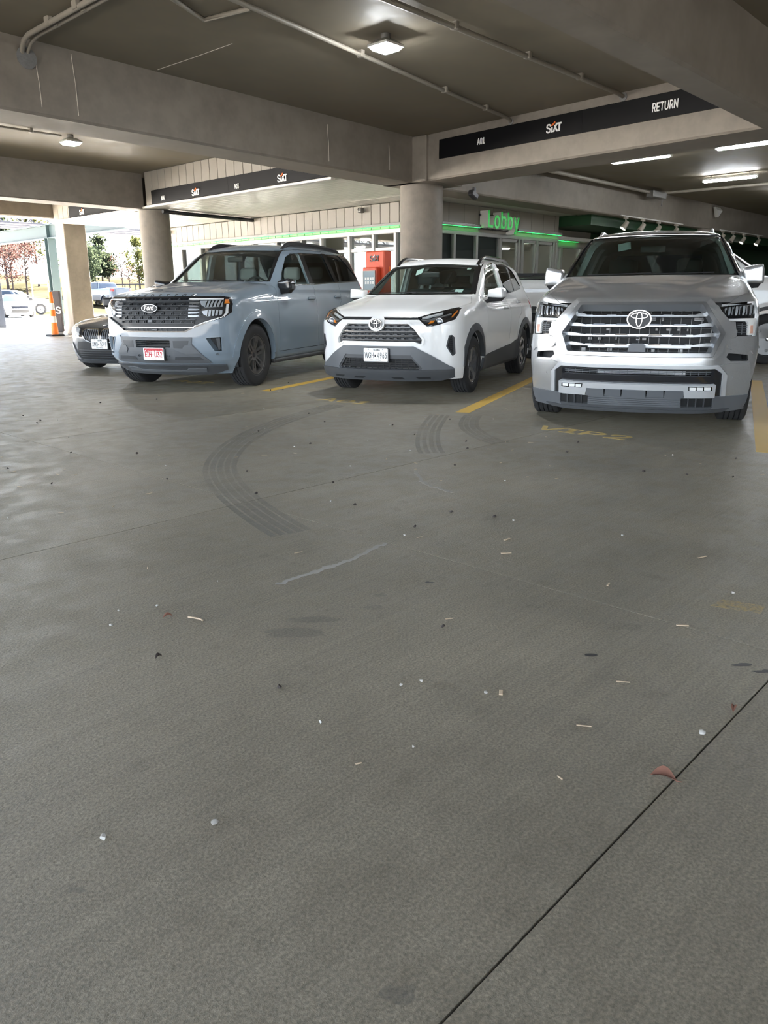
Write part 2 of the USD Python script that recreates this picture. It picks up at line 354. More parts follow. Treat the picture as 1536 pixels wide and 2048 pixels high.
pbr('lamp_reflector', (.80, .82, .85), rough=.22, metal=.55, coat=.6)
pbr('lamp_white', (.80, .80, .78), rough=.25, coat=.5)
pbr('amber', (.9, .26, .02), rough=.25, coat=.6)
pbr('amber_pale', (.72, .42, .32), rough=.3, coat=.5)
pbr('lens_red', (.35, .01, .01), rough=.2, coat=.6)
pbr('plate_white', (.80, .80, .78), rough=.4)
pbr('plate_ink', (.02, .02, .025), rough=.5)
pbr('plate_red', (.52, .02, .03), rough=.5)
pbr('paper', (.75, .85, .82), rough=.7)
pane('glass_clear', (.90, .95, .93)); pane('glass_tint', (.40, .42, .42)); pane('glass_screen', (.84, .90, .88)); pane('lamp_glass', (.93, .94, .95))
pane('glass_screen_dark', (.58, .65, .63)); pane('glass_shop', (.80, .84, .83), ior=1.95)
# ---------------------------------------------------------------- car assembly
def wheel(car, x, y, r, w, rim_r, style, side, steer=0., rim_mat='rim_silver', spokes=5):
    """A tyre (part) with its rim, brake disc and cap (sub-parts); axle along x, face towards side * x."""
    h = w / 2; g = .006; prof = [(rim_r - .01, -h * .86), (rim_r + .012, -h * .90), (rim_r + (r - rim_r) * .45, -h), (r - .035, -h * .97), (r - .010, -h * .88), (r, -h * .78)]
    for c in (-.5, -.17, .17, .5): prof += [(r, h * c - g), (r - .009, h * c - g * .6), (r - .009, h * c + g * .6), (r, h * c + g)]
    prof += [(r, h * .78), (r - .010, h * .88), (r - .035, h * .97), (rim_r + (r - rim_r) * .45, h), (rim_r + .012, h * .90), (rim_r - .01, h * .86)]
    tv, tf = lathe(prof, 64, 'x')
    def M(m):
        v, f = arr(m); v = v * [side, 1, 1]; f = f if side > 0 else f[:, ::-1]
        return moved((v @ rotz(steer).T, f), (x, y, r))
    ty = put('tyre', M((tv, tf[:, ::-1])), 'rubber', car, smooth=40)
    lugs = [rbox((-h * .9, -.010, -.022), (h * .9, .010, .022), .004, 8)] if False else []
    barrel = lathe([(rim_r, -h * .85), (rim_r - .02, -h * .6), (rim_r - .03, 0), (rim_r - .022, h * .7), (rim_r + .008, h * .90), (rim_r + .008, h * .86), (rim_r - .01, h * .60)], 64, 'x')
    R = rim_r - .012; g2 = []
    ring = Point(0, 0).buffer(R, 48).difference(Point(0, 0).buffer(R - .028, 48)); hub = Point(0, 0).buffer(.072, 24)
    for k in range(spokes):
        a = 2 * math.pi * k / spokes + .3
        def at(rr, t): return (rr * math.cos(a) - t * math.sin(a), rr * math.sin(a) + t * math.cos(a))
        if style == 'twin':
            for s in (-1, 1): g2.append(Polygon([at(.05, s * .012), at(.05, s * .034), at(R - .01, s * .052), at(R - .01, s * .022)]))
            g2.append(Polygon([at(R - .07, -.045), at(R - .07, .045), at(R - .01, .055), at(R - .01, -.055)]))
        elif style == 'blade': g2.append(Polygon([at(.04, -.034), at(.04, .034), at(R * .6, .040), at(R - .01, .065), at(R - .01, -.015), at(R * .6, -.026)]))
        elif style == 'holes': pass
        else: g2.append(Polygon([at(.04, -.03), at(.04, .03), at(R - .01, .03), at(R - .01, -.03)]))
    if style == 'holes':
        disc = Point(0, 0).buffer(R, 48)
        for k in range(8): disc = disc.difference(Point(.72 * R * math.cos(k * math.pi / 4), .72 * R * math.sin(k * math.pi / 4)).buffer(.028, 16))
        face = disc
    else: face = shapely.union_all([ring, hub, *g2]).buffer(-.004).buffer(.004)
    fm = extrude(face, .03).refine_to_length(.05); fv, ff = arr(fm); rr = np.hypot(fv[:, 0], fv[:, 1]); fv[:, 2] += h * .78 - .03 - .035 * np.clip(1 - rr / R, 0, 1) ** 1.5
    face3 = (fv[:, [2, 0, 1]], ff)
    put('rim', M(join(barrel, face3)), rim_mat, ty, smooth=30)
    put('brake_disc', M(lathe([(.001, -.01), (rim_r - .05, -.01), (rim_r - .05, .012), (.001, .012)], 40, 'x')), 'disc_steel', ty)
    put('wheel_back', M(lathe([(.001, -h * .55), (rim_r - .005, -h * .55), (rim_r - .005, -h * .5), (.001, -h * .5)], 40, 'x')), 'trim_black', ty)
    put('centre_cap', M(lathe([(.034, h * .40), (.034, h * .74 - .02), (.028, h * .76 - .018), (.001, h * .77 - .018)], 24, 'x')), 'trim_black' if style != 'holes' else 'chrome', ty, smooth=40)
    nuts = [lathe([(.011, h * .45), (.011, h * .70 - .02), (.001, h * .70 - .018)], 6, 'x') for _ in range(5)]
    put('lug_nut', M(join(*[moved(n, (0, .055 * math.cos(t), .055 * math.sin(t))) for n, t in zip(nuts, np.arange(5) * 2 * math.pi / 5)])), 'chrome', ty, kind='stuff')
    return ty
def seat(car, x, y, z, material, w=.52, head=True, lean=14, back=.62):
    s = put('seat', join(rbox((x - w / 2, y, z), (x + w / 2, y + .52, z + .16), .06)), material, car, smooth=40)
    b = moved(rbox((-w / 2, -.07, 0), (w / 2, .07, back), .06), (x, y + .52, z + .12), rotx(-lean)); put('backrest', b, material, s, smooth=40)
    if head:
        t = (x, y + .52 + math.sin(math.radians(lean)) * back, z + .12 + math.cos(math.radians(lean)) * back)
        put('headrest', moved(rbox((-.14, -.055, .05), (.14, .055, .25), .05), t, rotx(-lean * .6)), material, s, smooth=40)
        put('headrest_post', join(*[tube([(t[0] + q, t[1], t[2] - .03), (t[0] + q, t[1] + .01, t[2] + .09)], .007, 8) for q in (-.06, .06)]), 'chrome', s)
    return s
def steering(car, x, y, z, r=.19):
    a = np.linspace(0, 2 * math.pi, 40); M = rotx(-65)
    ring = np.stack([r * np.cos(a), r * np.sin(a), 0 * a], 1)
    put('steering_wheel', moved(join(tube(ring, .016, 10, False), rbox((-.07, -.06, -.03), (.07, .06, .02), .02), box((-r, -.015, -.012), (r, .015, .006)), box((-.015, -r, -.012), (.015, 0, .006))), (x, y, z), M), 'dash_black', car, smooth=40)
def plate(car, b, z, top, main, ink, head_mat=None, sub=None, squeeze=.62, out=.02, x=0.):
    """A number plate standing just off the bumper, with raised characters."""
    p = b.cast([(x, z)], 'y')[0]; y = p[1] - out
    W = Polygon([(-.152, -.076), (.152, -.076), (.152, .076), (-.152, .076)]).buffer(-.012).buffer(.012, 4)
    def T(m, dx, dz, dy=0.): return moved(upright(m, (1, 0), (0, 0, 0)), (x + dx, y - dy, z + dz))
    holder = put('number_plate_holder', T(extrude(W.buffer(.008), .018), .006, -.004, -.020), 'trim_black', car)
    q = put('number_plate', T(extrude(W, .003), 0, 0), 'plate_white', car)
    put('plate_number', T(words(main, .066, .002, ink == 'plate_red', squeeze * 1.06), 0, -.038, .003), ink, q)
    if head_mat:
        m = [(-.14, .030)] + [(-.14 + .28 * k / 14, .030 + (.016 if k % 2 else .0) + .006 * math.sin(k * 2.1)) for k in range(15)] + [(.14, .030), (.14, .070), (-.14, .070)]
        put('plate_skyline', T(extrude(Polygon(m).buffer(0), .002), 0, 0, .002), head_mat, q)
    if top: put('plate_state', T(words(top, .021, .002, True, .95), .01, .044, .003), ink, q)
    if sub: put('plate_motto', T(words(sub, .011, .0015, False, .95), 0, -.066, .003), ink, q)
    for dx in (-.09, .09): put('plate_bolt', moved(lathe([(.007, 0), (.007, .004), (.001, .006)], 10, 'y'), (x + dx, y - .003 - .006, z - .064 if sub is None else z + .062)), 'chrome', q)
    return q
def build_car(b, name, label, loc, yaw, paint, cut, cat='car', h=.026):
    """Body shell, doors, bonnet and glass cut from the field b by the polygons in cut. Returns the thing and the full solid."""
    car = thing(name, label, cat, loc, yaw); t0 = solid(b, h)
    hollow = solid(b, .05, .045) ^ man(box((-1.2, cut['fire'], cut['floor']), (1.2, b.long - .08, 2.2)))
    shell = t0 - hollow; holes = []
    for y, z, r in cut['wheels']:
        for s in (-1, 1):
            c = Manifold.cylinder(.36, r, r, 56).rotate((0, 90, 0))
            holes.append(c.translate((.72 if s > 0 else -1.08, y, z)))
    for g, d in cut['front']: holes.append(prism(g, 'y', -.5, d))
    for g in cut['side_glass']:
        for s in (-1, 1): holes.append(prism(g, 'x', .3, 1.3) if s > 0 else prism(g, 'x', -1.3, -.3))
    holes.append(prism(cut['screen'], 'y', cut['fire'] - .35, 3.1) ^ man(box((-1.2, 0, cut['screen_z']), (1.2, 3.2, 2.2))))
    if 'rear_glass' in cut: holes.append(prism(cut['rear_glass'], 'y', b.long - 1.1, b.long + .3))
    shell = shell - Manifold.batch_boolean(holes, __import__('manifold3d').OpType.Add)
    if 'under' in cut: shell = shell - man(box((-1.3, -.3, -.2), (1.3, 1.2, cut['under'])))
    hood = prism(cut['hood'], 'z', cut['hood_z'], 1.6); put_skin('bonnet', shell ^ hood, paint, car, b)
    shell = shell - prism(cut['hood'].buffer(.004), 'z', cut['hood_z'] - .02, 1.6)
    for g in cut['doors']:
        for s in (-1, 1):
            a = (.55, 1.3) if s > 0 else (-1.3, -.55)
            if s > 0: put_skin('door', shell ^ prism(g.buffer(-.003), 'x', *a), paint, car, b)
            else: put_skin('door', shell ^ prism(g.buffer(-.003), 'x', *a), paint, car, b)
            shell = shell - prism(g.buffer(.003), 'x', *a)
    put_skin('body', shell, paint, car, b)
    for i, g in enumerate(cut['side_glass']):
        for s in (-1, 1): put('side_window', panel(b, g.buffer(.012), 'x', -.006, .005, .08, s), cut['side_mats'][i], car, smooth=20)
    sg = cut['screen'].buffer(.012); v, f = arr(extrude(sg, .005).refine_to_length(.06)); p = screen_points(b, v[:, :2]); n = b.normal(p)
    put('windscreen', (p + n * (v[:, 2] - .011)[:, None], f), cut['screen_mat'], car, smooth=20)
    if 'rear_glass' in cut: put('rear_window', (lambda m: (m[0], m[1]))(panel(b, cut['rear_glass'].buffer(.01), 'r', -.006, .005, .1)), 'glass_tint', car, smooth=20)
    return car, t0
def screen_points(b, uv):
    """Points of the windscreen at (x, z): the cabin field alone, met from the front."""
    class C: pass
    n = len(uv); a, c = np.full(n, .8), np.full(n, 3.2); x, z = np.abs(uv[:, 0]), uv[:, 1]
    for _ in range(24):
        m = (a + c) / 2; i = b.cabin(x, m, z) < 0; c = np.where(i, m, c); a = np.where(i, a, m)
    return np.stack([uv[:, 0], (a + c) / 2, uv[:, 1]], 1)
def wells(car, cut, mat_='mesh_black', o=.25):
    """Dark wheel-arch liners, and the floor pan between them."""
    ms = []
    for y, z, r in cut['wheels']:
        for s in (-1, 1):
            m = lathe([(r - .005, o), (r - .005, .02), (.10, 0), (.10, -.01), (r + .006, .01), (r + .006, o)], 40, 'x', math.pi * -.12, math.pi * 1.12)
            put('wheel_arch_liner', moved((m[0] * [s, 1, 1], m[1] if s > 0 else m[1][:, ::-1]), (.70 * s, y, z)), mat_, car, smooth=40)
def badge_oval(car, b, z, a, c, name='emblem', y_out=.012):
    """The three-oval badge: an outer ring, and two smaller ovals crossing in it."""
    y = b.cast([(0, z)], 'y')[0][1] - y_out
    def ring(a, c, w, dz=0): o = affinity.scale(Point(0, 0).buffer(1, 32), a, c); return affinity.translate(o.difference(affinity.scale(Point(0, 0).buffer(1, 32), a - w, c - w * .9)), 0, dz)
    g = shapely.union_all([ring(a, c, a * .10), ring(a * .27, c * .80, a * .075, 0), ring(a * .70, c * .33, a * .075, c * .36)])
    q = put('emblem_back', moved(upright(extrude(affinity.scale(Point(0, 0).buffer(1, 32), a * .97, c * .97), .012), (1, 0), (0, 0, 0)), (0, y + .008, z)), 'trim_black', car)
    put(name, moved(upright(extrude(g, .010), (1, 0), (0, 0, 0)), (0, y - .004, z)), 'chrome', q, smooth=30)
def mirror_unit(car, b, x, y, z, w, hh, paint, low='trim_black', depth=.2):
    for s in (-1, 1):
        lo, hi = (x - w, y, z), (x, y + depth, z + hh)
        def S(m): v, f = arr(m); return (v * [s, 1, 1], f if s > 0 else f[:, ::-1])
        c1 = Manifold.hull_points(np.array([(x - w, y + .04, z + .05), (x - w, y + .02, z + hh * .8), (x - .03, y + .015, z + hh), (x, y + .06, z + hh * .72), (x, y + .06, z + .05), (x - .02, y + .02, z + .04), (x - w, y + depth, z + .05), (x - w, y + depth, z + hh * .9), (x - .02, y + depth, z + hh * .97), (x, y + depth, z + hh * .7), (x, y + depth, z + .05)])).refine(6)
        v, f = arr(c1); m = trimesh.Trimesh(v, f, process=False); trimesh.smoothing.filter_taubin(m, iterations=14)
        q = put('door_mirror', S((m.vertices, m.faces)), paint, car, smooth=60)
        put('mirror_foot', S(join(Manifold.hull_points(np.array([(x - .02, y + .05, z + .05), (x - .02, y + depth, z + .05), (x - w, y + .05, z + .05), (x - w, y + depth, z + .05), (x - .05, y + .07, z), (x - w, y + .07, z - .01), (x - w, y + depth * .8, z - .01), (x - .05, y + depth * .8, z)])), Manifold.hull_points(np.array([(x - w - .13, y + .10, z - .06), (x - w - .13, y + .17, z - .06), (x - w + .05, y + .08, z), (x - w + .05, y + .17, z), (x - w - .13, y + .10, z - .02), (x - w - .13, y + .17, z - .02), (x - w + .05, y + .08, z + .05), (x - w + .05, y + .17, z + .05)])))), low, q)
        put('mirror_glass', S(box((x - w + .015, y + depth - .002, z + .06), (x - .02, y + depth + .004, z + hh * .9))), 'chrome', q)
def wiper(car, b, pts):
    uv = np.array(pts); p = screen_points(b, uv); n = b.normal(p); put('wiper', tube(p + n * .012, .007, 6), 'trim_black', car)
# ---------------------------------------------------------------- surfaces of the place
def concrete(name, dark, light, scale=1., rough=(.42, .75), bump=.25, streak=0., fine=60., spots=0., grain=0.):
    nodes = {'g': ('geometry', {}), 'n1': ('noise_texture', dict(scale=.55 * scale, detail=6., roughness=.6)), 'n2': ('noise_texture', dict(scale=5. * scale, detail=8., roughness=.65)), 'n3': ('noise_texture', dict(scale=fine, detail=6., roughness=.7)),
             'r1': ('rgb_ramp', dict(ramp=[(.30, dark), (.70, light)])), 'r2': ('rgb_ramp', dict(ramp=[(.30, (.78, .77, .76)), (.62, (1.08, 1.08, 1.08))])), 'm': ('mix', dict(mix_type='multiply', fac=.9)),
             'rr': ('map_range', dict(from_min=.35, from_max=.65, to_min=rough[0], to_max=rough[1], clamp=True)), 'b': ('bump', dict(strength=bump, distance=.004)), 'p': ('principled_bsdf', {})}
    links = [('g.position', 'n1.vector'), ('g.position', 'n2.vector'), ('g.position', 'n3.vector'), ('n1.fac', 'r1.fac'), ('n2.fac', 'r2.fac'), ('r1.color', 'm.color1'), ('r2.color', 'm.color2'), ('n2.fac', 'rr.value'), ('rr.result', 'p.roughness'), ('n3.fac', 'b.height'), ('b.normal', 'p.normal')]
    last = 'm.color'
    if grain:
        nodes |= {'n4': ('noise_texture', dict(scale=130., detail=4.)), 'r4': ('rgb_ramp', dict(ramp=[(.35, (1 - grain,) * 3), (.65, (1 + grain * .7,) * 3)])), 'm4': ('mix', dict(mix_type='multiply', fac=1.))}
        links += [('g.position', 'n4.vector'), ('n4.fac', 'r4.fac'), (last, 'm4.color1'), ('r4.color', 'm4.color2')]; last = 'm4.color'
    if streak:
        nodes |= {'mp': ('mapping', dict(scale=(.5, 26., 1.))), 'n5': ('noise_texture', dict(scale=1.6, detail=5., roughness=.7)), 'r5': ('rgb_ramp', dict(ramp=[(.34, (1 - streak,) * 3), (.66, (1 + streak,) * 3)])), 'm5': ('mix', dict(mix_type='multiply', fac=1.)), 'ba': ('math', dict(math_type='multiply_add', value2=.25)), }
        links += [('g.position', 'mp.vector'), ('mp.vector', 'n5.vector'), ('n5.fac', 'r5.fac'), (last, 'm5.color1'), ('r5.color', 'm5.color2'), ('n5.fac', 'ba.value1'), ('n3.fac', 'ba.value3')]; last = 'm5.color'
        links = [l for l in links if l != ('n3.fac', 'b.height')] + [('ba.value', 'b.height')]
    if spots:
        nodes |= {'v': ('voronoi_texture', dict(scale=1.6, randomness=1.)), 'w': ('noise_texture', dict(scale=7., detail=3.)), 'av': ('math', dict(math_type='multiply_add', value2=.35)), 'r6': ('rgb_ramp', dict(ramp=[(.20, (1 - spots,) * 3), (.27, (1, 1, 1))])), 'm6': ('mix', dict(mix_type='multiply', fac=1.))}
        links += [('g.position', 'v.vector'), ('g.position', 'w.vector'), ('w.fac', 'av.value1'), ('v.distance', 'av.value3'), ('av.value', 'r6.fac'), (last, 'm6.color1'), ('r6.color', 'm6.color2')]; last = 'm6.color'
    mat(name, nodes, links + [(last, 'p.base_color')], surface='p.BSDF')
concrete('floor_concrete', (.160, .141, .100), (.268, .235, .172), 1., (.32, .58), .75, .10, 95., .12, .30)
concrete('floor_concrete_pale', (.170, .151, .110), (.276, .244, .182), 1.15, (.32, .58), .75, .10, 95., .10, .30)
concrete('joint_dirt', (.05, .046, .04), (.10, .093, .08), 6.)
concrete('beam_concrete', (0.215, 0.188, 0.158), (0.265, 0.235, 0.2), .6, (.6, .8), .10, 0., 40.)
concrete('ceiling_concrete', (.185, .157, .113), (.245, .21, .155), .5, (.55, .75), .12, 0., 30.)
concrete('column_concrete', (0.215, 0.186, 0.155), (0.26, 0.228, 0.192), .8, (.55, .75), .12, 0., 40.)
concrete('patch_grey', (.17, .17, .17), (.22, .22, .22), 8., (.7, .9), .4)
concrete('yard_paving', (.50, .49, .47), (.60, .59, .57), .3, (.7, .9), .1)
pbr('panel_cream', (.33, .30, .255), rough=.42); pbr('panel_joint', (.16, .145, .125), rough=.7)
pbr('frame_white', (.62, .61, .58), rough=.4, metal=.2); pbr('frame_grey', (.20, .195, .185), rough=.45, metal=.4); pbr('wall_taupe', (.235, .215, .185), rough=.6)
pbr('sign_black', (.005, .005, .006), rough=.55, spec=.15); pbr('sign_white', (.88, .87, .85), rough=.45); pbr('sign_orange', (.90, .17, .02), rough=.45); pbr('sign_dark', (.05, .045, .05), rough=.5)
pbr('pipe_tan', (.30, .27, .225), rough=.5); pbr('iron_dark', (.03, .03, .033), rough=.5); pbr('fitting_white', (.70, .69, .66), rough=.45)
pbr('blind_dark', (.045, .045, .047), rough=.55); pbr('green_face', (.012, .34, .05), rough=.4, emit=(.03, 1., .10), strength=.08); pbr('led_green', (.02, .7, .1), emit=(.02, 1., .10), strength=3.2)
pbr('tube_light', (1, 1, 1), emit=(.92, .96, 1.), strength=45.); pbr('lamp_lens', (1, 1, 1), emit=(.95, .98, 1.), strength=130.); pbr('spot_lens', (1, 1, 1), emit=(1., .95, .86), strength=9.)
pbr('room_light', (1, 1, 1), emit=(1., .95, .84), strength=14.)
pbr('line_yellow', (.60, .37, .055), rough=.6); pbr('kiosk_orange', (.70, .085, .030), rough=.5); pbr('kiosk_screen', (.10, .13, .15), rough=.4, spec=.2, emit=(.55, .72, .80), strength=.12); pbr('wall_shadow', (.20, .18, .16), rough=.8)
mat('soffit_metal', {'g': ('geometry', {}), 'mp': ('mapping', dict(scale=(1, 1, 1))), 'w': ('wave_texture', dict(wave_type='bands', bands_direction='x', scale=1.55, profile='tri', detail=0., distortion=0.)), 'n': ('noise_texture', dict(scale=.9, detail=2.)),
    'r': ('rgb_ramp', dict(ramp=[(.0, (.20, .20, .18)), (.07, (.62, .60, .54)), (1., (.64, .62, .56))])), 'ad': ('math', dict(math_type='multiply_add', value2=.6)), 'b': ('bump', dict(strength=.35, distance=.02)), 'p': ('principled_bsdf', dict(roughness=.28, metallic=.25))},
    [('g.position', 'w.vector'), ('g.position', 'n.vector'), ('w.fac', 'r.fac'), ('r.color', 'p.base_color'), ('n.fac', 'ad.value1'), ('w.fac', 'ad.value3'), ('ad.value', 'b.height'), ('b.normal', 'p.normal')], surface='p.BSDF')
mat('worn_yellow', {'g': ('geometry', {}), 'n': ('noise_texture', dict(scale=26., detail=6., roughness=.7)), 'r': ('rgb_ramp', dict(ramp=[(.36, (.82,) * 3), (.46, (.12,) * 3)])), 'p': ('principled_bsdf', dict(base_color=(.52, .37, .12), roughness=.6)), 't': ('transparent_bsdf', {}), 'm': ('mix_closure', {})},
    [('g.position', 'n.vector'), ('n.fac', 'r.fac'), ('r.color', 'm.fac'), ('p.BSDF', 'm.closure1'), ('t.BSDF', 'm.closure2')], surface='m.closure')
mat('faint_yellow', {'g': ('geometry', {}), 'n': ('noise_texture', dict(scale=40., detail=6., roughness=.8)), 'r': ('rgb_ramp', dict(ramp=[(.42, (1,) * 3), (.62, (.45,) * 3)])), 'p': ('principled_bsdf', dict(base_color=(.42, .30, .12), roughness=.7)), 't': ('transparent_bsdf', {}), 'm': ('mix_closure', {})},
    [('g.position', 'n.vector'), ('n.fac', 'r.fac'), ('r.color', 'm.fac'), ('p.BSDF', 'm.closure1'), ('t.BSDF', 'm.closure2')], surface='m.closure')
mat('tyre_smear', {'g': ('geometry', {}), 'n': ('noise_texture', dict(scale=1.1, detail=5., roughness=.6)), 'r': ('rgb_ramp', dict(ramp=[(.30, (.83,) * 3), (.70, (.97,) * 3)])), 'p': ('principled_bsdf', dict(base_color=(.07, .066, .06), roughness=.65)), 't': ('transparent_bsdf', {}), 'm': ('mix_closure', {})},
    [('g.position', 'n.vector'), ('n.fac', 'r.fac'), ('r.color', 'm.fac'), ('p.BSDF', 'm.closure1'), ('t.BSDF', 'm.closure2')], surface='m.closure')
S = dict(kind='structure')
# ---------------------------------------------------------------- floor: cast slabs with open joints
fl = thing('floor', 'grey concrete garage floor cast in large slabs with dark joints', 'floor', **S)
put('floor_bed', box((-3.5, -22, -.2), (46, 26.2, -.007)), 'joint_dirt', fl)
XS, YS = [-3.5, 2.64, 8.64, 14.64, 24.64, 46], [-22, -14.37, -8.37, -5.37, -2.37, .63, 3.63, 6.63, 9.63, 12.63, 15.63, 18.63, 21.63, 26.2]
for i in range(len(XS) - 1):
    for j in range(len(YS) - 1):
        a, c, d, e = XS[i], YS[j], XS[i + 1], YS[j + 1]; g = .0024
        put('slab', cbox((a + g, c + g, -.03), (d - g, e - g, 0), .0012), 'floor_concrete' if (i * 3 + j) % 3 else 'floor_concrete_pale', fl)
def flat(g, z, h=.0008): return extrude(g, h, z)
def stripe(p, q, w): return LineString([p, q]).buffer(w / 2, cap_style='flat')
for p, q, n in (((6.36, 4.90), (11.6, 6.93), 'yellow painted bay line between the white SUV and the silver SUV'), ((6.22, 1.86), (11.5, 3.70), 'yellow painted bay line at the right of the silver SUV'), ((6.2, 7.98), (11.4, 9.75), 'yellow painted bay line between the blue-grey SUV and the white SUV')):
    put('bay_line', flat(stripe(p, q, .15), .0), 'line_yellow', None, label=n, cat='floor marking', kind='thing')
def floor_word(text, at, d, up, label, squeeze=1., h=.2, m='worn_yellow'):
    v, f = words(text, h, .0008, True, squeeze); a = math.atan2(d[1], d[0]); v = v @ rotz(math.degrees(a)).T
    put('floor_lettering', moved((v, f), (*at, 0)), m, None, label=label, cat='floor marking', kind='thing')
floor_word('VIP2', (6.00, 3.37), (.0, -1.), 1, 'worn yellow stencilled VIP2 on the floor before the silver SUV', 1.42)
floor_word('A01', (6.10, 6.48), (.16, -1.), 1, 'worn yellow stencilled A01 on the floor before the white SUV', 1.35)
floor_word('A02', (6.15, 9.68), (.16, -1.), 1, 'worn yellow stencilled A02 on the floor before the blue-grey SUV', 1.35)
put('paint_smudge', flat(Polygon([(2.90, 1.0), (3.0, .99), (3.04, .84), (2.95, .83)]), .0), 'faint_yellow', None, label='faint yellow paint smudge on the concrete at the right', cat='paint mark')
def track(pts, w, n, label):
    t = np.linspace(0, 1, len(pts)); q = np.linspace(0, 1, 50); P = PchipInterpolator(t, np.array(pts)); c = P(q); d = np.gradient(c, axis=0); d /= np.linalg.norm(d, axis=1)[:, None]; nn = np.stack([-d[:, 1], d[:, 0]], 1)
    gs = [LineString(c + nn * o).buffer(.018, cap_style='flat') for o in np.linspace(-w / 2, w / 2, n)]
    put('tyre_mark', flat(shapely.union_all(gs), .0004, .0012), 'tyre_smear', None, label=label, cat='tyre mark')
track([(5.9, 6.3), (5.3, 6.1), (4.54, 5.76), (3.69, 5.18), (3.05, 4.48), (2.73, 3.88), (2.55, 3.4), (2.42, 2.95)], .20, 5, 'dark curved tyre mark sweeping from the blue-grey SUV towards the camera')
track([(6.08, 4.97), (5.1, 4.3), (4.5, 3.75)], .17, 4, 'faint curved tyre mark ahead of the white SUV')
track([(6.28, 4.70), (5.56, 4.17), (5.2, 3.6)], .15, 4, 'faint tyre mark beside the yellow bay line end')
def crackline(pts, w, seed):
    r = np.random.default_rng(seed); c = np.array(pts, float); q = np.linspace(0, len(c) - 1, 40); c = np.stack([np.interp(q, range(len(c)), c[:, k]) for k in (0, 1)], 1) + r.normal(0, .008, (40, 2)); return LineString(c).buffer(w / 2)
pbr('crack_filler', (.30, .285, .255), rough=.8)
put('crack_repair', flat(crackline([(1.91, 2.43), (2.15, 2.43), (2.33, 2.43), (2.62, 2.48)], .022, 1), 0), 'crack_filler', fl); put('crack_repair', flat(crackline([(3.94, 3.44), (3.72, 3.18), (3.67, 3.03), (3.64, 2.87)], .02, 2), 0), 'crack_filler', fl)
pbr('oil_dark', (.030, .028, .026), rough=.45); mat('oil_faint', {'p': ('principled_bsdf', dict(base_color=(.05, .047, .042), roughness=.6)), 't': ('transparent_bsdf', {}), 'm': ('mix_closure', dict(fac=.90))}, [('p.BSDF', 'm.closure1'), ('t.BSDF', 'm.closure2')], surface='m.closure')
def blot(x, y, a, c, m, sd):
    r = np.random.default_rng(sd); t = np.linspace(0, 2 * math.pi, 22, endpoint=False); rr = 1 + .28 * np.interp(t, np.linspace(0, 2 * math.pi, 9), np.r_[(w := r.normal(0, 1, 8)), w[0]])
    put('oil_spot', flat(affinity.rotate(Polygon(np.stack([x + a * rr * np.cos(t), y + c * rr * np.sin(t)], 1)).buffer(0), -45, origin=(x, y)), .0003), m, fl)
SPOTS = [(2.20, 1.13, .022, .008, 'oil_dark'), (2.47, .73, .030, .010, 'oil_dark'), (2.475, .66, .028, .010, 'oil_dark'), (2.353, 1.974, .016, .010, 'oil_dark'), (1.63, 2.0, .13, .035, 'oil_faint'), (1.78, 2.02, .10, .03, 'oil_faint'), (2.0, 1.96, .03, .018, 'oil_faint'), (2.11, 2.03, .03, .015, 'oil_faint'), (.515, 1.369, .025, .010, 'oil_faint'), (.79, .716, .03, .02, 'oil_faint')]
for k, (x, y, a, c, m) in enumerate(SPOTS): blot(x, y, a, c, m, k)
# ---------------------------------------------------------------- ceiling and beams
ZB, ZC = 3.40, 4.25
ce = put('ceiling', box((-3.5, -22, ZC), (46, 26.2, ZC + .35)), 'ceiling_concrete', None, label='low brown-grey concrete ceiling of the parking garage', cat='ceiling', **S)
def beam(p, q, w, label, z0=ZB, z1=ZC, m='beam_concrete', side=1, name='ceiling_beam'):
    """A beam whose lower near edge runs from p to q; w wide towards its left (side 1) or right."""
    p, q = np.array(p, float), np.array(q, float); d = (q - p) / np.linalg.norm(q - p); n = np.array([-d[1], d[0]]) * side
    g = Polygon([p, q, q + n * w, p + n * w]); lo = extrude(g.buffer(-.03, join_style='mitre'), .03, z0); up = extrude(g, z1 - z0 - .03, z0 + .03)
    h = Manifold.hull_points(np.vstack([arr(lo)[0], arr(up)[0]])); return put(name, h, m, None, label=label, cat='beam', **S)
beam((-3.4, 9.845), (12.95, 11.23), .78, 'long concrete ceiling beam running left from the front round column')
beam((13.9, 11.46), (46, 11.9), .80, 'concrete ceiling beam running back past the lobby from the front round column')
beam((12.80, 10.90), (10.267, -19.35), 1.0, 'concrete ceiling beam carrying the black bay sign with RETURN', side=1)
beam((-3.4, 3.45), (12.3, 3.88), .42, 'concrete ceiling beam crossing the top right corner of the view')
beam((-3.4, 18.82), (11.35, 19.33), .75, 'concrete ceiling beam ending at the rear round column')
beam((-3.4, 24.87), (12.0, 24.95), .75, 'sunlit concrete edge beam at the far left opening', 3.55)
put('column_cap', cbox((12.72, 10.85, ZB - .0), (13.95, 12.05, ZC), .02), 'beam_concrete', None, label='square concrete block where the beams meet over the front column', cat='column cap', **S)
def column(x, y, r, top, label): put('round_column', lathe([(.001, 0), (r, 0), (r, top), (.001, top)], 64), 'column_concrete', thing('column_footing', label, 'column', (x, y, 0), **S)) if False else put('round_column', moved(lathe([(.001, 0), (r, 0), (r, top), (.001, top)], 64), (x, y, 0)), 'column_concrete', None, smooth=40, label=label, cat='column', **S)
column(13.35, 11.50, .455, ZB, 'round concrete column behind the white SUV beside the orange kiosk'); column(11.80, 19.62, .40, ZB, 'round concrete column behind the bonnet of the blue-grey SUV'); column(29.4, 12.2, .62, ZB, 'round concrete column far back beyond the silver SUV')
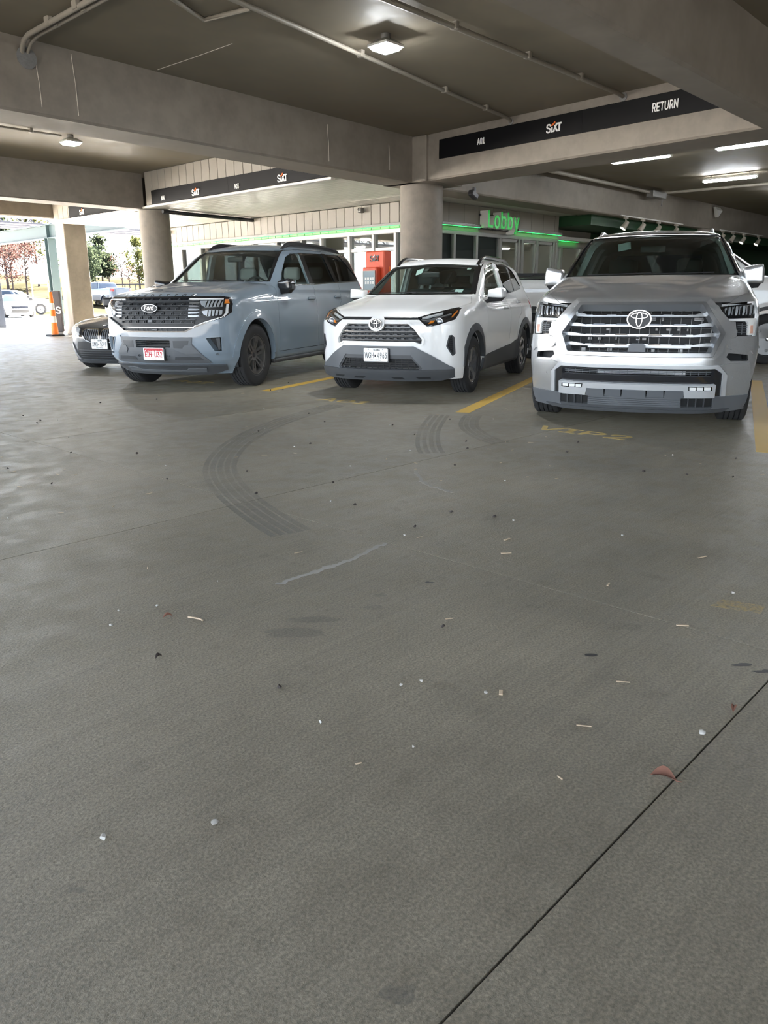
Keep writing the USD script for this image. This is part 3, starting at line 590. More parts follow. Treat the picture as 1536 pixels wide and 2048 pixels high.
put('square_column', cbox((11.96, 25.36, 0), (12.70, 25.95, 3.56), .02), 'column_concrete', None, label='square concrete column at the sunlit left edge of the garage', cat='column', **S)
for y in (-3.2, -11.0): column(12.0, y, .455, ZB, 'round concrete column out to the right of the silver SUV')
put('wall_back', box((45.7, -22, 0), (46, 26, ZC)), 'wall_shadow', None, label='plain dark wall at the far end of the garage', cat='wall', **S); put('wall_right', box((-3.5, -22, 0), (46, -21.7, ZC)), 'wall_shadow', None, label='plain dark wall far to the right of the garage', cat='wall', **S)
pbr('crack_pale', (.62, .57, .50), rough=.8)
def face_mark(p, q, w, m='crack_pale'): put('paint_run', tube([p, ((p[0] + q[0]) / 2 + .01, (p[1] + q[1]) / 2, (p[2] + q[2]) / 2), q], w, 6), m, ce)
b1 = lambda x: 10.13 + .0847 * x
for x, z0, z1 in ((4.85, 3.5, 4.02), (5.35, 3.48, 4.2), (10.2, 3.5, 4.1), (11.95, 3.55, 4.0)): face_mark((x, b1(x) - .001, z1), (x + .02, b1(x) - .001, z0), .005)
face_mark((6.62, 10.60, ZC), (6.66, 8.9, ZC), .005)
# ---------------------------------------------------------------- bulkheads with cream panels, and the soffit behind them
def panels(wall, a, c, z0, z1, across, at, t=.03, w=.32, m='panel_cream', axis='y', out=-1):
    """Upright panels from a to c along the axis, each a piece with a recessed joint."""
    n = max(1, round((c - a) / w)); w = (c - a) / n
    for k in range(n):
        p, q = a + k * w + .006, a + (k + 1) * w - .006
        lo, hi = ((at - t, p, z0), (at, q, z1)) if axis == 'y' else ((p, at - t, z0), (q, at, z1))
        put('wall_panel', cbox(lo, hi, .006), m, wall)
bk = thing('wall_bulkhead', 'cream panelled bulkhead carrying the black sign with A03 and A04', 'bulkhead', **S)
put('bulkhead_core', box((11.26, 12.0, ZB + .06), (11.7, 19.0, ZC)), 'panel_joint', bk); panels(bk, 12.0, 19.0, ZB + .05, ZC - .02, 0, 11.26); put('bulkhead_edge', cbox((11.20, 12.0, ZB - .01), (11.32, 19.0, ZB + .045), .01), 'frame_white', bk)
bk2 = thing('wall_bulkhead', 'cream panelled bulkhead over the far left opening with its own black sign', 'bulkhead', **S)
put('bulkhead_core', box((11.50, 20.0, ZB + .06), (11.9, 25.0, ZC)), 'panel_joint', bk2); panels(bk2, 20.0, 24.9, ZB + .05, ZC - .02, 0, 11.50); put('bulkhead_edge', cbox((11.44, 20.0, ZB - .01), (11.56, 25.0, ZB + .045), .01), 'frame_white', bk2)
put('trim_1', box((11.3, 11.5, ZB + .012), (15.3, 24.9, ZB + .05)), 'soffit_metal', None, label='pale ribbed metal soffit between the bulkhead and the lobby windows', cat='soffit', **S)
put('trim_2', box((14.2, 11.9, ZB + .010), (21.3, 15.2, ZB + .05)), 'soffit_metal', None, label='ribbed metal soffit over the lobby entrance, lit green', cat='soffit', **S)
put('gutter', tube([(11.75, 19.1, ZB - .05), (15.0, 19.5, ZB - .05)], .05, 8), 'iron_dark', None, label='dark pipe fixed under the pale soffit behind the rear round column', cat='pipe')
# ---------------------------------------------------------------- lobby
pbr('green_wall', (.008, .045, .014), rough=.5)
put('trim_4', box((21.3, 11.9, 3.12), (45, 13.5, ZB + .05)), 'green_wall', None, label='dark green dropped soffit beyond the lobby entrance', cat='soffit', **S)
put('wall_green', box((24.2, 13.5, 0), (45, 13.8, 3.12)), 'green_wall', None, label='dark green wall far back beyond the lobby doors', cat='wall', **S)
wl = thing('wall_left', 'cream panelled lobby wall with a row of tall windows behind the blue-grey SUV', 'wall', **S)
put('fascia_core', box((15.02, 13.0, 2.74), (15.3, 24.3, ZB)), 'panel_joint', wl); panels(wl, 13.0, 24.3, 2.80, ZB, 0, 15.03); put('window_head', cbox((14.94, 13.0, 2.68), (15.2, 24.3, 2.79), .01), 'frame_white', wl)
put('window_sill', cbox((14.94, 13.0, 0), (15.2, 24.3, .12), .01), 'frame_grey', wl)
ML = [24.2, 23.35, 22.25, 20.4, 19.5, 18.4, 17.3, 16.5, 15.4, 14.52, 13.75, 13.06]
for k, y in enumerate(ML): put('mullion', cbox((14.95, y - .04, .1), (15.12, y + .04, 2.72), .008), 'frame_white' if k in (7, 8, 9, 10, 11) else 'frame_grey', wl)
for k in range(len(ML) - 1):
    w = thing(f'window_{k + 1}', 'tall clear lobby window behind the blue-grey SUV', 'window', group='lobby windows on the left', **S)
    put('pane', box((15.03, ML[k + 1] + .04, .12), (15.042, ML[k] - .04, 2.70)), 'glass_shop', w)
    if k in (7, 8, 9): put('door_rail', cbox((14.99, ML[k + 1] + .04, 2.28), (15.10, ML[k] - .04, 2.36), .006), 'frame_white', w)
wr = thing('wall_lobby', 'taupe lobby wall under the green soffit with dark blinds and glass doors', 'wall', **S)
put('fascia', box((15.02, 12.9, 2.76), (21.2, 13.2, ZB)), 'wall_taupe', wr); put('fascia', box((21.2, 13.5, 2.66), (24.2, 13.8, ZB)), 'wall_taupe', wr); put('return_wall', box((21.14, 12.92, 0), (21.24, 13.8, ZB)), 'wall_taupe', wr)
for x in np.arange(15.4, 21.1, .62): put('fascia_joint', box((x, 12.896, 2.80), (x + .012, 12.90, ZB)), 'panel_joint', wr)
put('window_head', cbox((15.0, 12.86, 2.66), (21.2, 12.98, 2.76), .01), 'frame_grey', wr); put('base_rail', cbox((15.0, 12.86, 0), (18.2, 12.98, .12), .01), 'frame_grey', wr)
MR = [15.06, 15.69, 16.24, 17.18, 18.22, 19.13, 19.30, 20.05, 20.95, 21.12]
for x in MR: put('mullion', cbox((x - .045, 12.86, .1), (x + .045, 12.98, 2.68), .008), 'frame_grey', wr)
for k, (a, c) in enumerate(((15.1, 15.66), (15.73, 16.2), (16.29, 17.13), (17.23, 18.17))):
    w = thing(f'window_{20 + k}', 'lobby window shut by a dark blind, left of the entrance', 'window', group='lobby windows with dark blinds', **S); put('pane', box((a, 12.91, .12), (c, 12.92, 2.66)), 'glass_shop', w); put('blind', cbox((a, 12.955, .12), (c, 12.975, 2.66), .004), 'blind_dark', w)
for k, (a, c) in enumerate(((18.27, 19.08), (19.35, 20.0), (20.1, 20.9))):
    w = thing(f'door_{k + 1}', ('glass lobby door standing nearest the lettering, left of three', 'glass lobby door in the middle of three', 'narrow glass lobby door, right of three')[k], 'door', **S)
    put('pane', box((a + .05, 12.91, .1), (c - .05, 12.92, 2.58)), 'glass_shop', w)
    put('door_frame', join(box((a, 12.88, .02), (a + .05, 12.95, 2.64)), box((c - .05, 12.88, .02), (c, 12.95, 2.64)), box((a, 12.88, 2.58), (c, 12.95, 2.66)), box((a, 12.88, .02), (c, 12.95, .12))), 'frame_grey', w)
    put('door_handle', tube([(c - .10, 12.86, .9), (c - .10, 12.84, .95), (c - .10, 12.84, 1.3), (c - .10, 12.86, 1.35)], .012, 8), 'chrome', w)
for k, (a, c) in enumerate(((21.35, 22.4), (22.5, 23.6))):
    w = thing(f'window_{30 + k}', 'lobby window in the set-back wall beyond the doors', 'window', group='lobby windows in the set-back wall', **S); put('pane', box((a, 13.56, .3), (c, 13.57, 2.6)), 'glass_shop', w)
    put('window_frame', join(box((a - .05, 13.5, .0), (a, 13.62, 2.66)), box((c, 13.5, .0), (c + .05, 13.62, 2.66)), box((a, 13.5, 2.6), (c, 13.62, 2.66)), box((a, 13.5, 0), (c, 13.62, .3))), 'frame_grey', w)
put('wall_inner', join(box((26.0, 13.8, 0), (26.2, 25, ZB)), box((15.3, 24.3, 0), (26.0, 24.5, ZB))), 'wall_taupe', None, label='pale inner wall of the lobby seen through its windows', cat='wall', **S)
put('ceiling_lobby', box((15.3, 13.2, 2.80), (26.0, 24.3, 2.9)), 'frame_white', None, label='white lobby ceiling seen through the windows', cat='ceiling', **S)
for x in (17.2, 19.6, 22.2, 24.4):
    for y in (14.6, 17.0, 19.6, 22.2):
        put('lobby_lamp', lathe([(.001, 0), (.16, 0), (.16, .03), (.001, .03)], 20) if False else moved(lathe([(.001, 0), (.15, 0), (.15, .03), (.001, .03)], 20), (x, y, 2.765)), 'room_light', None, label='round ceiling lamp inside the lobby', cat='lamp', group='ceiling lamps in the lobby')
ct = thing('lobby_counter', 'pale reception counter inside the lobby behind the glass doors', 'counter', (21.5, 17.5, 0)); put('counter_body', cbox((-1.6, -.35, 0), (1.6, .35, 1.0), .02), 'wall_taupe', ct); put('counter_top', cbox((-1.7, -.42, 1.0), (1.7, .42, 1.05), .01), 'frame_white', ct)
# ---------------------------------------------------------------- green light lines and the lettering
def led(lo, hi, label): t = thing('light_strip', label, 'light strip'); put('housing', cbox((lo[0] - .005, lo[1] - .005, lo[2] + .004), (hi[0], hi[1], hi[2] + .012), .004), 'frame_grey', t); put('diffuser', rbox(lo, (hi[0] - .01 if hi[0] - lo[0] < .2 else hi[0], hi[1] if hi[0] - lo[0] < .2 else hi[1] - .01, hi[2]), .015, 8), 'led_green', t, smooth=40)
led((14.92, 13.2, 2.85), (14.985, 24.25, 2.91), 'long green light strip over the windows behind the blue-grey SUV')
led((15.45, 12.78, 2.86), (17.22, 12.845, 2.925), 'green light strip left of the entrance lettering')
led((18.95, 12.78, 2.86), (21.25, 12.845, 2.925), 'green light strip right of the entrance lettering')
led((21.35, 13.40, 2.79), (23.3, 13.465, 2.855), 'short green light strip on the set-back wall, behind the silver SUV')
led((31.5, 13.40, 2.80), (36.5, 13.48, 2.845), 'distant green light strip at the right edge of the view')
lt = thing('entrance_lettering', 'raised green Lobby letters with white sides over the entrance', 'sign')
x = 17.29
for ch, w in zip('Lobby', (.27, .30, .30, .30, .30)):
    v, f = words(ch, .40, .26, True, .82, False); v[:, 0] -= v[:, 0].min(); m = upright((v, f), (1, 0), (0, 0, 0)); m = moved(m, (x, 12.88, 2.88)); put('letter_body', m, 'fitting_white', lt)
    v, f = words(ch, .40, .012, True, .82, False); v[:, 0] -= v[:, 0].min(); put('letter_face', moved(upright((v, f), (1, 0), (0, 0, 0)), (x, 12.616, 2.88)), 'green_face', lt); x += w
put('letter_rail', cbox((17.25, 12.84, 2.84), (18.75, 12.9, 2.9), .01), 'iron_dark', lt); put('letter_rail', cbox((17.25, 12.84, 3.16), (18.6, 12.9, 3.22), .01), 'iron_dark', lt)
# ---------------------------------------------------------------- black bay signs
def logo(h):
    """The four-letter mark: white S, short i, X and T, with an orange flick over the i."""
    s = h; P = lambda *p: Polygon([(a * s, b * s) for a, b in p])
    v, f = words('S', h, .012, True, .92, False); v[:, 0] -= v[:, 0].min(); sw = v[:, 0].max(); g = sw / s + .06
    i = P((g, 0), (g + .22, 0), (g + .22, .62), (g, .62)); b = P((g, 0), (g + .46, 0), (g + .62, .14), (g + .30, .14)).union(P((g + .18, 0), (g + .44, 0), (g + .98, 1.0), (g + .72, 1.0))).union(P((g + .42, .72), (g + .58, .80), (g + 1.08, 0), (g + .80, 0)))
    T = P((g + .72, 1.0), (g + 1.55, 1.0), (g + 1.55, .80), (g + 1.36, .80), (g + 1.36, 0), (g + 1.12, 0), (g + 1.12, .80), (g + .84, .80))
    arcp = [(g - .0 + .0, .70), (g + .20, .74), (g + .36, .84), (g + .48, 1.02), (g + .54, 1.14), (g + .78, 1.14), (g + .70, .94), (g + .52, .72), (g + .30, .56 + .08), (g, .50 + .16)]
    k = P((g, .68), (g + .16, .70), (g + .32, .80), (g + .44, 1.0), (g + .50, 1.18), (g + .74, 1.18), (g + .64, .90), (g + .48, .68)) if False else P((g, .70), (g + .16, .72), (g + .34, .86), (g + .48, 1.10), (g + .72, 1.14), (g + .60, .92), (g + .40, .74), (g + .2, .70))
    white = join((v, f), extrude(shapely.union_all([i, b, T]), .012)); sw = LineString([(s * a, s * c) for a, c in ((g, .80), (g + .20, .84), (g + .40, .98), (g + .56, 1.16))]).buffer(.10 * s, cap_style='flat')
    return white, extrude(sw, .014), (g + 1.55) * s
def bay_sign(label, a, c, z0, z1, face, items, parts=1):
    """Board along -y from a to c on a face x(y); items: (kind, text, y, z, height)."""
    t = thing('bay_sign', label, 'sign'); e = np.linspace(a, c, parts + 1)
    for p, q in zip(e[:-1], e[1:]):
        put('sign_board', Manifold.hull_points(np.array([(face(y) - d, y, z) for y in (p - .002, q + .002) for d in (.0, .03) for z in (z0, z1)])), 'sign_black', t)
    d = np.array([face(c) - face(a), c - a]); d /= np.linalg.norm(d)
    for k, tx, y, z, h in items:
        at = (face(y) - .032, y, z)
        if k == 'word': put('sign_text', upright(words(tx, h, .012, True, .66), d, at), 'sign_white', t)
        else:
            w, o, L = logo(h); q = put('sign_logo', moved(upright(moved(w, (-L / 2, 0, 0)), d, at)), 'sign_white', t); put('logo_flick', upright(moved(o, (-L / 2, 0, 0)), d, at), 'sign_orange', q)
    return t
fb2 = lambda y: 12.80 - (10.90 - y) * (12.80 - 9.6) / 38.2
bay_sign('long black bay sign reading A01 and RETURN on the beam over the silver SUV', 10.53, 3.95, 3.765, 4.11, fb2, [('word', 'A01', 9.44, 3.885, .105), ('logo', '', 7.80, 3.855, .135), ('word', 'RETURN', 5.76, 3.87, .12)], 2)
bay_sign('long black bay sign reading A04 and A03 on the cream bulkhead', 18.65, 12.1, 3.45, 3.77, lambda y: 11.21, [('word', 'A04', 18.10, 3.50, .10), ('logo', '', 16.66, 3.49, .135), ('word', 'A03', 15.05, 3.495, .10), ('logo', '', 13.46, 3.49, .135)], 2)
bay_sign('black bay sign at the far left over the sunlit opening', 23.75, 20.05, 3.46, 3.80, lambda y: 11.45, [('logo', '', 22.9, 3.52, .135), ('word', 'A05', 20.9, 3.56, .10)])
# ---------------------------------------------------------------- pipes, lamps, fittings
def pipe(pts, r, label, clips=()):
    t = thing('ceiling_pipe', label, 'pipe'); put('pipe_run', tube(pts, r, 10), 'pipe_tan', t, smooth=40)
    for c in clips: put('pipe_clip', cbox(np.array(c) - (.03, .05, .04), np.array(c) + (.03, .05, .05), .008), 'pipe_tan', t)
    return t
def disc(x, y, z, r, nx, label):
    m = lathe([(.001, 0), (r, 0), (r * .97, .015), (.001, .018)], 28, 'x' if nx else 'y'); put('pipe_patch', moved((m[0] * [-1, -1, 1], m[1]), (x, y, z)), 'patch_grey', None, label=label, cat='wall patch')
pipe([(1.0, 6.7, 4.20), (5.7, 7.54, 4.20), (12.45, 8.73, 4.20), (12.56, 8.75, 4.19), (12.60, 8.76, 4.165)], .028, 'thin ceiling pipe ending at the beam above the sign logo', [(8, 7.95, 4.21), (10.2, 8.33, 4.21), (11.6, 8.58, 4.21)])
pipe([(1.0, 6.2, 4.20), (6.84, 6.38, 4.20), (12.2, 6.50, 4.20), (12.40, 6.51, 4.185)], .032, 'thicker ceiling pipe ending at a round patch above the black sign', [(8.0, 6.4, 4.21), (9.6, 6.44, 4.21), (11.0, 6.47, 4.21)])
disc(fb2(6.51) - .002, 6.51, 4.178, .065, True, 'small round grey patch on the beam above the black sign')
disc(fb2(8.76) - .002, 8.76, 4.165, .05, True, 'smaller round patch on the beam where the thin pipe ends')
pipe([(4.2, 7.45, 4.215), (5.24, 8.01, 4.215), (5.85, 8.32, 4.215), (6.0, 7.66, 4.215)], .026, 'short branch pipe joining the ceiling pipe at the top of the view')
for o, r in ((0, .030), (.10, .022)): pipe([(4.60 + o, 4.6, 4.19), (4.62 + o, 8.6, 4.19), (4.63 + o, 10.15, 4.19), (4.66 + o * .9, 10.38, 4.17), (4.69 + o * .7, 10.54, 4.08)], r, ('thick ceiling pipe entering the beam at a round patch, top left', 'thin ceiling pipe beside the thick one, top left')[o > 0], [(4.61 + o, 8.9, 4.21), (4.62 + o, 9.6, 4.21)])
disc(4.74, b1(4.74) - .002, 4.03, .125, False, 'large round grey patch on the beam where two pipes enter, top left')
pipe([(2, 15.55, 4.20), (6.44, 15.72, 4.20), (7.6, 15.77, 4.20)], .02, 'conduit running to the lamp in the left bay', [(7.0, 15.74, 4.21)])
def canopy_lamp(x, y, label):
    t = thing('canopy_lamp', label, 'lamp', (x, y, ZC)); put('mount', lathe([(.06, 0), (.06, -.07), (.001, -.07)], 20), 'frame_grey', t); b = .16
    put('housing', Manifold.hull_points(np.array([(sx * c, sy * c, z) for sx in (-1, 1) for sy in (-1, 1) for c, z in ((.07, -.06), (b, -.12), (b, -.145))])), 'frame_white', t)
    put('lens', Manifold.hull_points(np.array([(sx * c, sy * c, z) for sx in (-1, 1) for sy in (-1, 1) for c, z in ((b * .92, -.146), (b * .72, -.185))])), 'lamp_lens', t)
canopy_lamp(7.75, 7.27, 'bright square canopy lamp on the ceiling near the top centre'); canopy_lamp(7.80, 15.80, 'square canopy lamp on the ceiling of the left bay')
for n, (x, y) in enumerate(((17.72, 8.75), (17.68, 6.35), (22.4, 8.5), (22.4, 6.1), (27.0, 8.2), (27.0, 5.0), (17.7, 3.2), (17.7, 0.2), (22.4, 2.6), (22.4, -1.0))):
    t = thing('tube_lamp', ('white tube lamp nearest the black sign', 'white tube lamp cut by the right edge of the view', 'lower white tube lamp in the second row', 'white tube lamp behind the right edge', 'small far white tube lamp at the right edge')[n] if n < 5 else 'white tube lamp out to the right of the view', 'lamp', (x, y, 4.13), group=None if n < 5 else 'tube lamps out to the right')
    put('tube_base', cbox((-.05, -.70, .0), (.05, .70, .05), .01), 'fitting_white', t); put('tube_diffuser', rbox((-.045, -.68, -.06), (.045, .68, .01), .03, 10), 'tube_light', t, smooth=40)
    put('end_cap', join(box((-.03, -.72, -.04), (.03, -.68, .03))), 'fitting_white', t); put('end_cap', join(box((-.03, .68, -.04), (.03, .72, .03))), 'fitting_white', t)
    put('hanger', join(*[tube([(0, q, .04), (0, q, .12)], .008, 6) for q in (-.5, .5)]), 'frame_grey', t, kind='stuff')
def spot_row(xs, y, z, lit):
    t = thing('lighting_track', 'pale track under the beam holding spotlights, ' + ('left of the silver SUV roof' if xs[0] < 25 else 'right of the silver SUV roof'), 'lighting track'); put('track_bar', cbox((xs[0] - .3, y - .02, z - .03), (xs[-1] + .5, y + .02, z), .005), 'fitting_white', t)
    for k, x in enumerate(xs):
        s = thing('spotlight', f'{"lit" if k in lit else "unlit"} track spotlight, {("first", "second", "third", "fourth")[k]} from the left on the {"left" if xs[0] < 25 else "right"} track', 'spotlight', (x, y, z - .03))
        put('adaptor', cbox((-.10, -.03, -.07), (.10, .03, 0), .008), 'pipe_tan', s); put('yoke', tube([(0, 0, -.06), (0, 0, -.16)], .02, 8), 'pipe_tan', s)
        M = roty(28) @ rotx(22); put('lamp_head', moved(lathe([(.001, .10), (.06, .10), (.085, -.10), (.095, -.14), (.088, -.14), (.075, -.10), (.001, -.09)], 20), (0, 0, -.22), M), 'pipe_tan', s, smooth=40); put('lens', moved(lathe([(.085, -.125), (.001, -.125)], 20), (0, 0, -.22), M), 'spot_lens' if k in lit else 'frame_grey', s)
spot_row([22.4, 23.5, 24.6, 25.9], 11.38, ZB, (0,)); spot_row([29.9, 30.9, 32.0, 33.6], 11.38, ZB, (2, 3))
def security_camera(x, y, z, label, d=(-1, 0)): t = thing('security_camera', label, 'camera', (x, y, z)); put('bracket', cbox((-.02, -.05, -.05), (.06, .05, .05), .01), 'fitting_white', t); put('camera_body', cbox((-.16, -.06, -.08), (-.02, .06, .04), .015), 'frame_grey', t); put('lens', lathe([(.035, -.175), (.035, -.155), (.001, -.155)], 16, 'x'), 'gloss_black', t)
security_camera(14.98, 14.86, 3.30, 'small grey camera box on the cream wall left of the round column'); security_camera(14.98, 24.0, 3.28, 'small white camera box at the left end of the cream wall')
t = thing('floodlight', 'small black floodlight under the sign beam right of the round column', 'floodlight', (14.4, 10.9, 3.36)); put('bracket', cbox((-.03, -.03, -.06), (.03, .03, .06), .005), 'iron_dark', t); put('lamp_head', moved(cbox((-.14, -.07, -.10), (.10, .07, .02), .02), (0, 0, -.06), roty(25)), 'iron_dark', t)
t = thing('junction_box', 'grey junction box and bracket at the top of the back beam', 'junction box', (23.9, 11.2, 4.05)); put('box_body', cbox((-.45, -.12, -.08), (.45, .12, .12), .02), 'frame_grey', t); put('drop_rod', tube([(.40, 0, -.05), (.40, 0, -.26)], .02, 8), 'frame_grey', t)
pipe([(14.2, 11.05, 4.12), (18.5, 11.15, 4.12), (23.6, 11.25, 4.12)], .05, 'long duct pipe along the top of the back beam'); pipe([(24.4, 11.2, 4.16), (24.6, 6, 4.16), (24.8, -2, 4.16)], .04, 'pipe crossing the ceiling behind the tube lamps')
t = thing('exit_light', 'pale heart-shaped emergency lamp on the back beam', 'lamp', (29.5, 11.55, 3.98)); put('lamp_body', Manifold.hull_points(np.array([(-.22, -.05, .16), (.22, -.05, .16), (.24, -.14, .05), (-.24, -.14, .05), (0, -.10, -.18), (-.22, .02, .16), (.22, .02, .16), (0, .02, -.18)])), 'frame_white', t)
# ---------------------------------------------------------------- kiosk
k = thing('rental_kiosk', 'orange self-service kiosk with a grey screen standing by the round column', 'kiosk', (12.10, 11.58, 0))
put('cabinet', cbox((-.12, -.27, .0), (.10, .27, 2.06), .02), 'kiosk_orange', k); sc = put('screen_box', cbox((-.25, -.17, .95), (-.12, .23, 1.74), .02), 'kiosk_orange', k)
put('screen', box((-.256, -.125, 1.30), (-.245, .195, 1.66)), 'kiosk_screen', sc); put('screen_frame', join(*[box(a, c) for a, c in (((-.260, -.14, 1.285), (-.245, .21, 1.30)), ((-.260, -.14, 1.66), (-.245, .21, 1.675)), ((-.260, -.14, 1.30), (-.245, -.125, 1.66)), ((-.260, .195, 1.30), (-.245, .21, 1.66)))]), 'frame_grey', sc)
put('screen_row', join(*[box((-.2585, -.10 + q * .068, z), (-.2555, -.10 + q * .068 + .05, z + .055)) for q in range(4) for z in (1.41, 1.49)]), 'sign_white', sc, kind='stuff'); put('card_shelf', cbox((-.34, -.15, .92), (-.12, .21, .96), .01), 'kiosk_orange', k); put('cabinet_foot', cbox((-.10, -.25, -.0), (.08, .25, .08), .01), 'iron_dark', k); put('side_handle', cbox((.02, -.285, 1.45), (.06, -.268, 1.75), .004), 'sign_orange', k)
w, o, L = logo(.11); q = put('kiosk_logo', upright(moved(w, (-L / 2, 0, 0)), (0, -1), (-.122, .0, 1.86)), 'sign_dark', k); put('logo_flick', upright(moved(o, (-L / 2, 0, 0)), (0, -1), (-.122, .0, 1.86)), 'sign_white', q)
t = thing('slatted_bench', 'dark slatted bench back with a red label before the dark blinds', 'bench', (16.3, 12.35, 0)); [put('slat', cbox((-.8, -.04, z), (.95, .0, z + .11), .008), 'blind_dark', t) for z in (1.05, 1.2, 1.35, 1.5, 1.62)]; put('leg', cbox((-.75, -.02, 0), (-.68, .05, 1.7), .01), 'iron_dark', t); put('leg', cbox((.83, -.02, 0), (.90, .05, 1.7), .01), 'iron_dark', t); put('red_label', box((.05, -.05, 1.44), (.13, -.04, 1.58)), 'lens_red', t)
# ---------------------------------------------------------------- the silver full-size SUV
def sequoia():
    b = BODIES['sequoia']
    grille = poly((-.495, 1.066), (.495, 1.066), (.645, .846), (.590, .684), (-.590, .684), (-.645, .846), r=.02)
    lamp = poly((.625, 1.080), (.930, 1.110), (.976, .995), (.968, .814), (.805, .818), (.782, .938), (.712, .950))
    vent = poly((.735, .642), (.750, .676), (.915, .655), (.926, .602), (.775, .606), r=.008)
    intake = poly((-.717, .300), (-.712, .500), (-.645, .549), (.645, .549), (.712, .500), (.717, .300))
    slot = poly((-.648, .532), (.648, .532), (.640, .484), (-.640, .484), r=.01)
    win = [poly((1.95, 1.335), (2.45, 1.72), (3.08, 1.755), (3.10, 1.345)), poly((3.20, 1.345), (3.18, 1.757), (4.02, 1.745), (4.10, 1.35)), poly((4.20, 1.35), (4.12, 1.742), (4.75, 1.70), (4.85, 1.37))]
    cut = dict(under=.160, fire=1.5, floor=.42, wheels=[(.97, .41, .455), (4.07, .41, .465)],
        front=[(grille, .42), (both(lamp), .70), (both(vent), .62), (slot, .40)], side_glass=win, side_mats=['glass_clear', 'glass_tint', 'glass_tint'],
        screen=poly((-.86, 1.352), (.86, 1.352), (.69, 1.782), (0, 1.80), (-.69, 1.782)), screen_z=1.34, screen_mat='glass_screen_dark', rear_glass=poly((-.62, 1.35), (.62, 1.35), (.56, 1.70), (-.56, 1.70)),
        hood=poly((-.545, .10), (.545, .10), (.72, .30), (.885, .62), (.885, 1.60), (-.885, 1.60), (-.885, .62), (-.72, .30)), hood_z=1.10,
        doors=[poly((1.80, .36), (1.80, 1.30), (2.35, 1.775), (3.14, 1.81), (3.15, .36)), poly((3.15, .36), (3.14, 1.81), (4.10, 1.80), (4.18, 1.2), (3.75, .80), (3.62, .36))])
    car, full = build_car(b, 'sport_utility_vehicle', 'silver SUV with a wide chrome-barred grille, nearest vehicle on the right', *PLACE['sequoia'], 'paint_silver', cut, 'car')
    P = lambda nm, g, m, **k: put(nm, panel(b, g, **{kk: vv for kk, vv in k.items() if kk not in ('label', 'parent')}), m, k.get('parent', car), label=k.get('label'), smooth=25)
    wells(car, cut)
    for y in (.97, 4.07):
        for s in (-1, 1): wheel(car, s * .865, y, .405, .265, .265, 'twin', s, rim_mat='rim_silver', spokes=6)
    # grille: body-coloured surround, chrome ring, four chrome bars, the works behind them
    outer = poly((-.552, 1.124), (.552, 1.124), (.735, .925), (.797, .855), (.722, .785), (.690, .692), (.625, .622), (-.625, .622), (-.690, .692), (-.722, .785), (-.797, .855), (-.735, .925), r=.02)
    ring = poly((-.520, 1.086), (.520, 1.086), (.686, .846), (.608, .650), (-.608, .650), (-.686, .846), r=.02)
    P('grille_surround', outer.difference(ring), 'paint_silver', out=.022, thick=.03)
    P('frame_seam', ring.buffer(.004).difference(ring.buffer(-.003)), 'gloss_black', out=.0235, thick=.02)
    fr = P('grille_frame', ring.difference(grille), 'satin_silver', out=.030, thick=.08)
    y0 = .36
    bk = put('radiator', join(box((-.66, y0, .62), (.66, y0 + .03, 1.10))), 'mesh_black', car)
    rng = random.Random(3); bits = []
    for zz in (.70, .79, .875, .96, 1.04):
        for _ in range(5):
            x = rng.uniform(-.52, .52); w = rng.uniform(.015, .05); bits.append(cbox((x, y0 - .05, zz - .02), (x + w, y0, zz + rng.uniform(.0, .022)), .004))
    put('grille_hardware', join(*bits, *[tube([(x, y0 - .06, .66), (x, y0 - .06, 1.07)], .004, 6) for x in np.linspace(-.6, .6, 15)], *[tube([(-.62, y0 - .07, z), (.62, y0 - .07, z)], .003, 6) for z in (.72, .80, .88, .96, 1.03)]), 'disc_steel', bk, kind='stuff')
    put('crash_beam', join(cbox((-.45, y0 - .08, .70), (.45, y0 - .02, .735), .008)), 'satin_silver', bk)
    for zc, wx in ((1.002, .535), (.918, .590), (.833, .632), (.750, .615)):
        for s in (-1, 1):
            wedge = poly((.43, zc - .004), (wx - .05, zc + .016), (wx + .02, zc + .014), (wx + .02, zc - .012), (.43, zc - .016))
            g = poly((0, zc + .007), (.45, zc + .003), (.45, zc - .016), (0, zc - .012)); g = shapely.union_all([g, wedge]); g = g if s > 0 else flip(g)
            bar = P('grille_bar', g, 'satin_silver', out=-.012, thick=.05)
            for xa, xb in ((.08, .20), (.27, .40)):
                n = poly((xa, zc - .003), (xa + .02, zc + .009), (xb - .02, zc + .009), (xb, zc - .003)); put('bar_notch', panel(b, n if s > 0 else flip(n), 'y', -.004, .02, .08), 'gloss_black', bar)
    badge_oval(car, b, .966, .102, .080)
    cam = P('camera_cover', poly((-.070, .690), (.070, .690), (.070, .745), (.045, .762), (-.045, .762), (-.070, .745)), 'plastic_grey', out=.004, thick=.06)
    put('camera_lens', moved(lathe([(.012, 0), (.012, .012), (.001, .014)], 16, 'y'), (0, -.016, .80)), 'gloss_black', cam)
    # lamps
    for s in (-1, 1):
        F = (lambda g: g) if s > 0 else flip
        bowl = put('headlight', panel(b, F(lamp), 'y', -.030, .02, .04), 'gloss_black', car, smooth=25)
        lens = poly((.655, 1.070), (.925, 1.098), (.952, 1.010), (.945, .982), (.715, .972), (.672, 1.02))
        pr = []
        for k in range(4):
            x0 = .70 + k * .062; pr.append(F(poly((x0, 1.062 + k * .006), (x0 + .052, 1.068 + k * .006), (x0 + .054, 1.0), (x0 + .012, .992))))
        q = put('headlight_reflector', panel(b, shapely.union_all(pr), 'y', -.008, .02, .02, dome=.010), 'lamp_reflector', bowl, smooth=30)
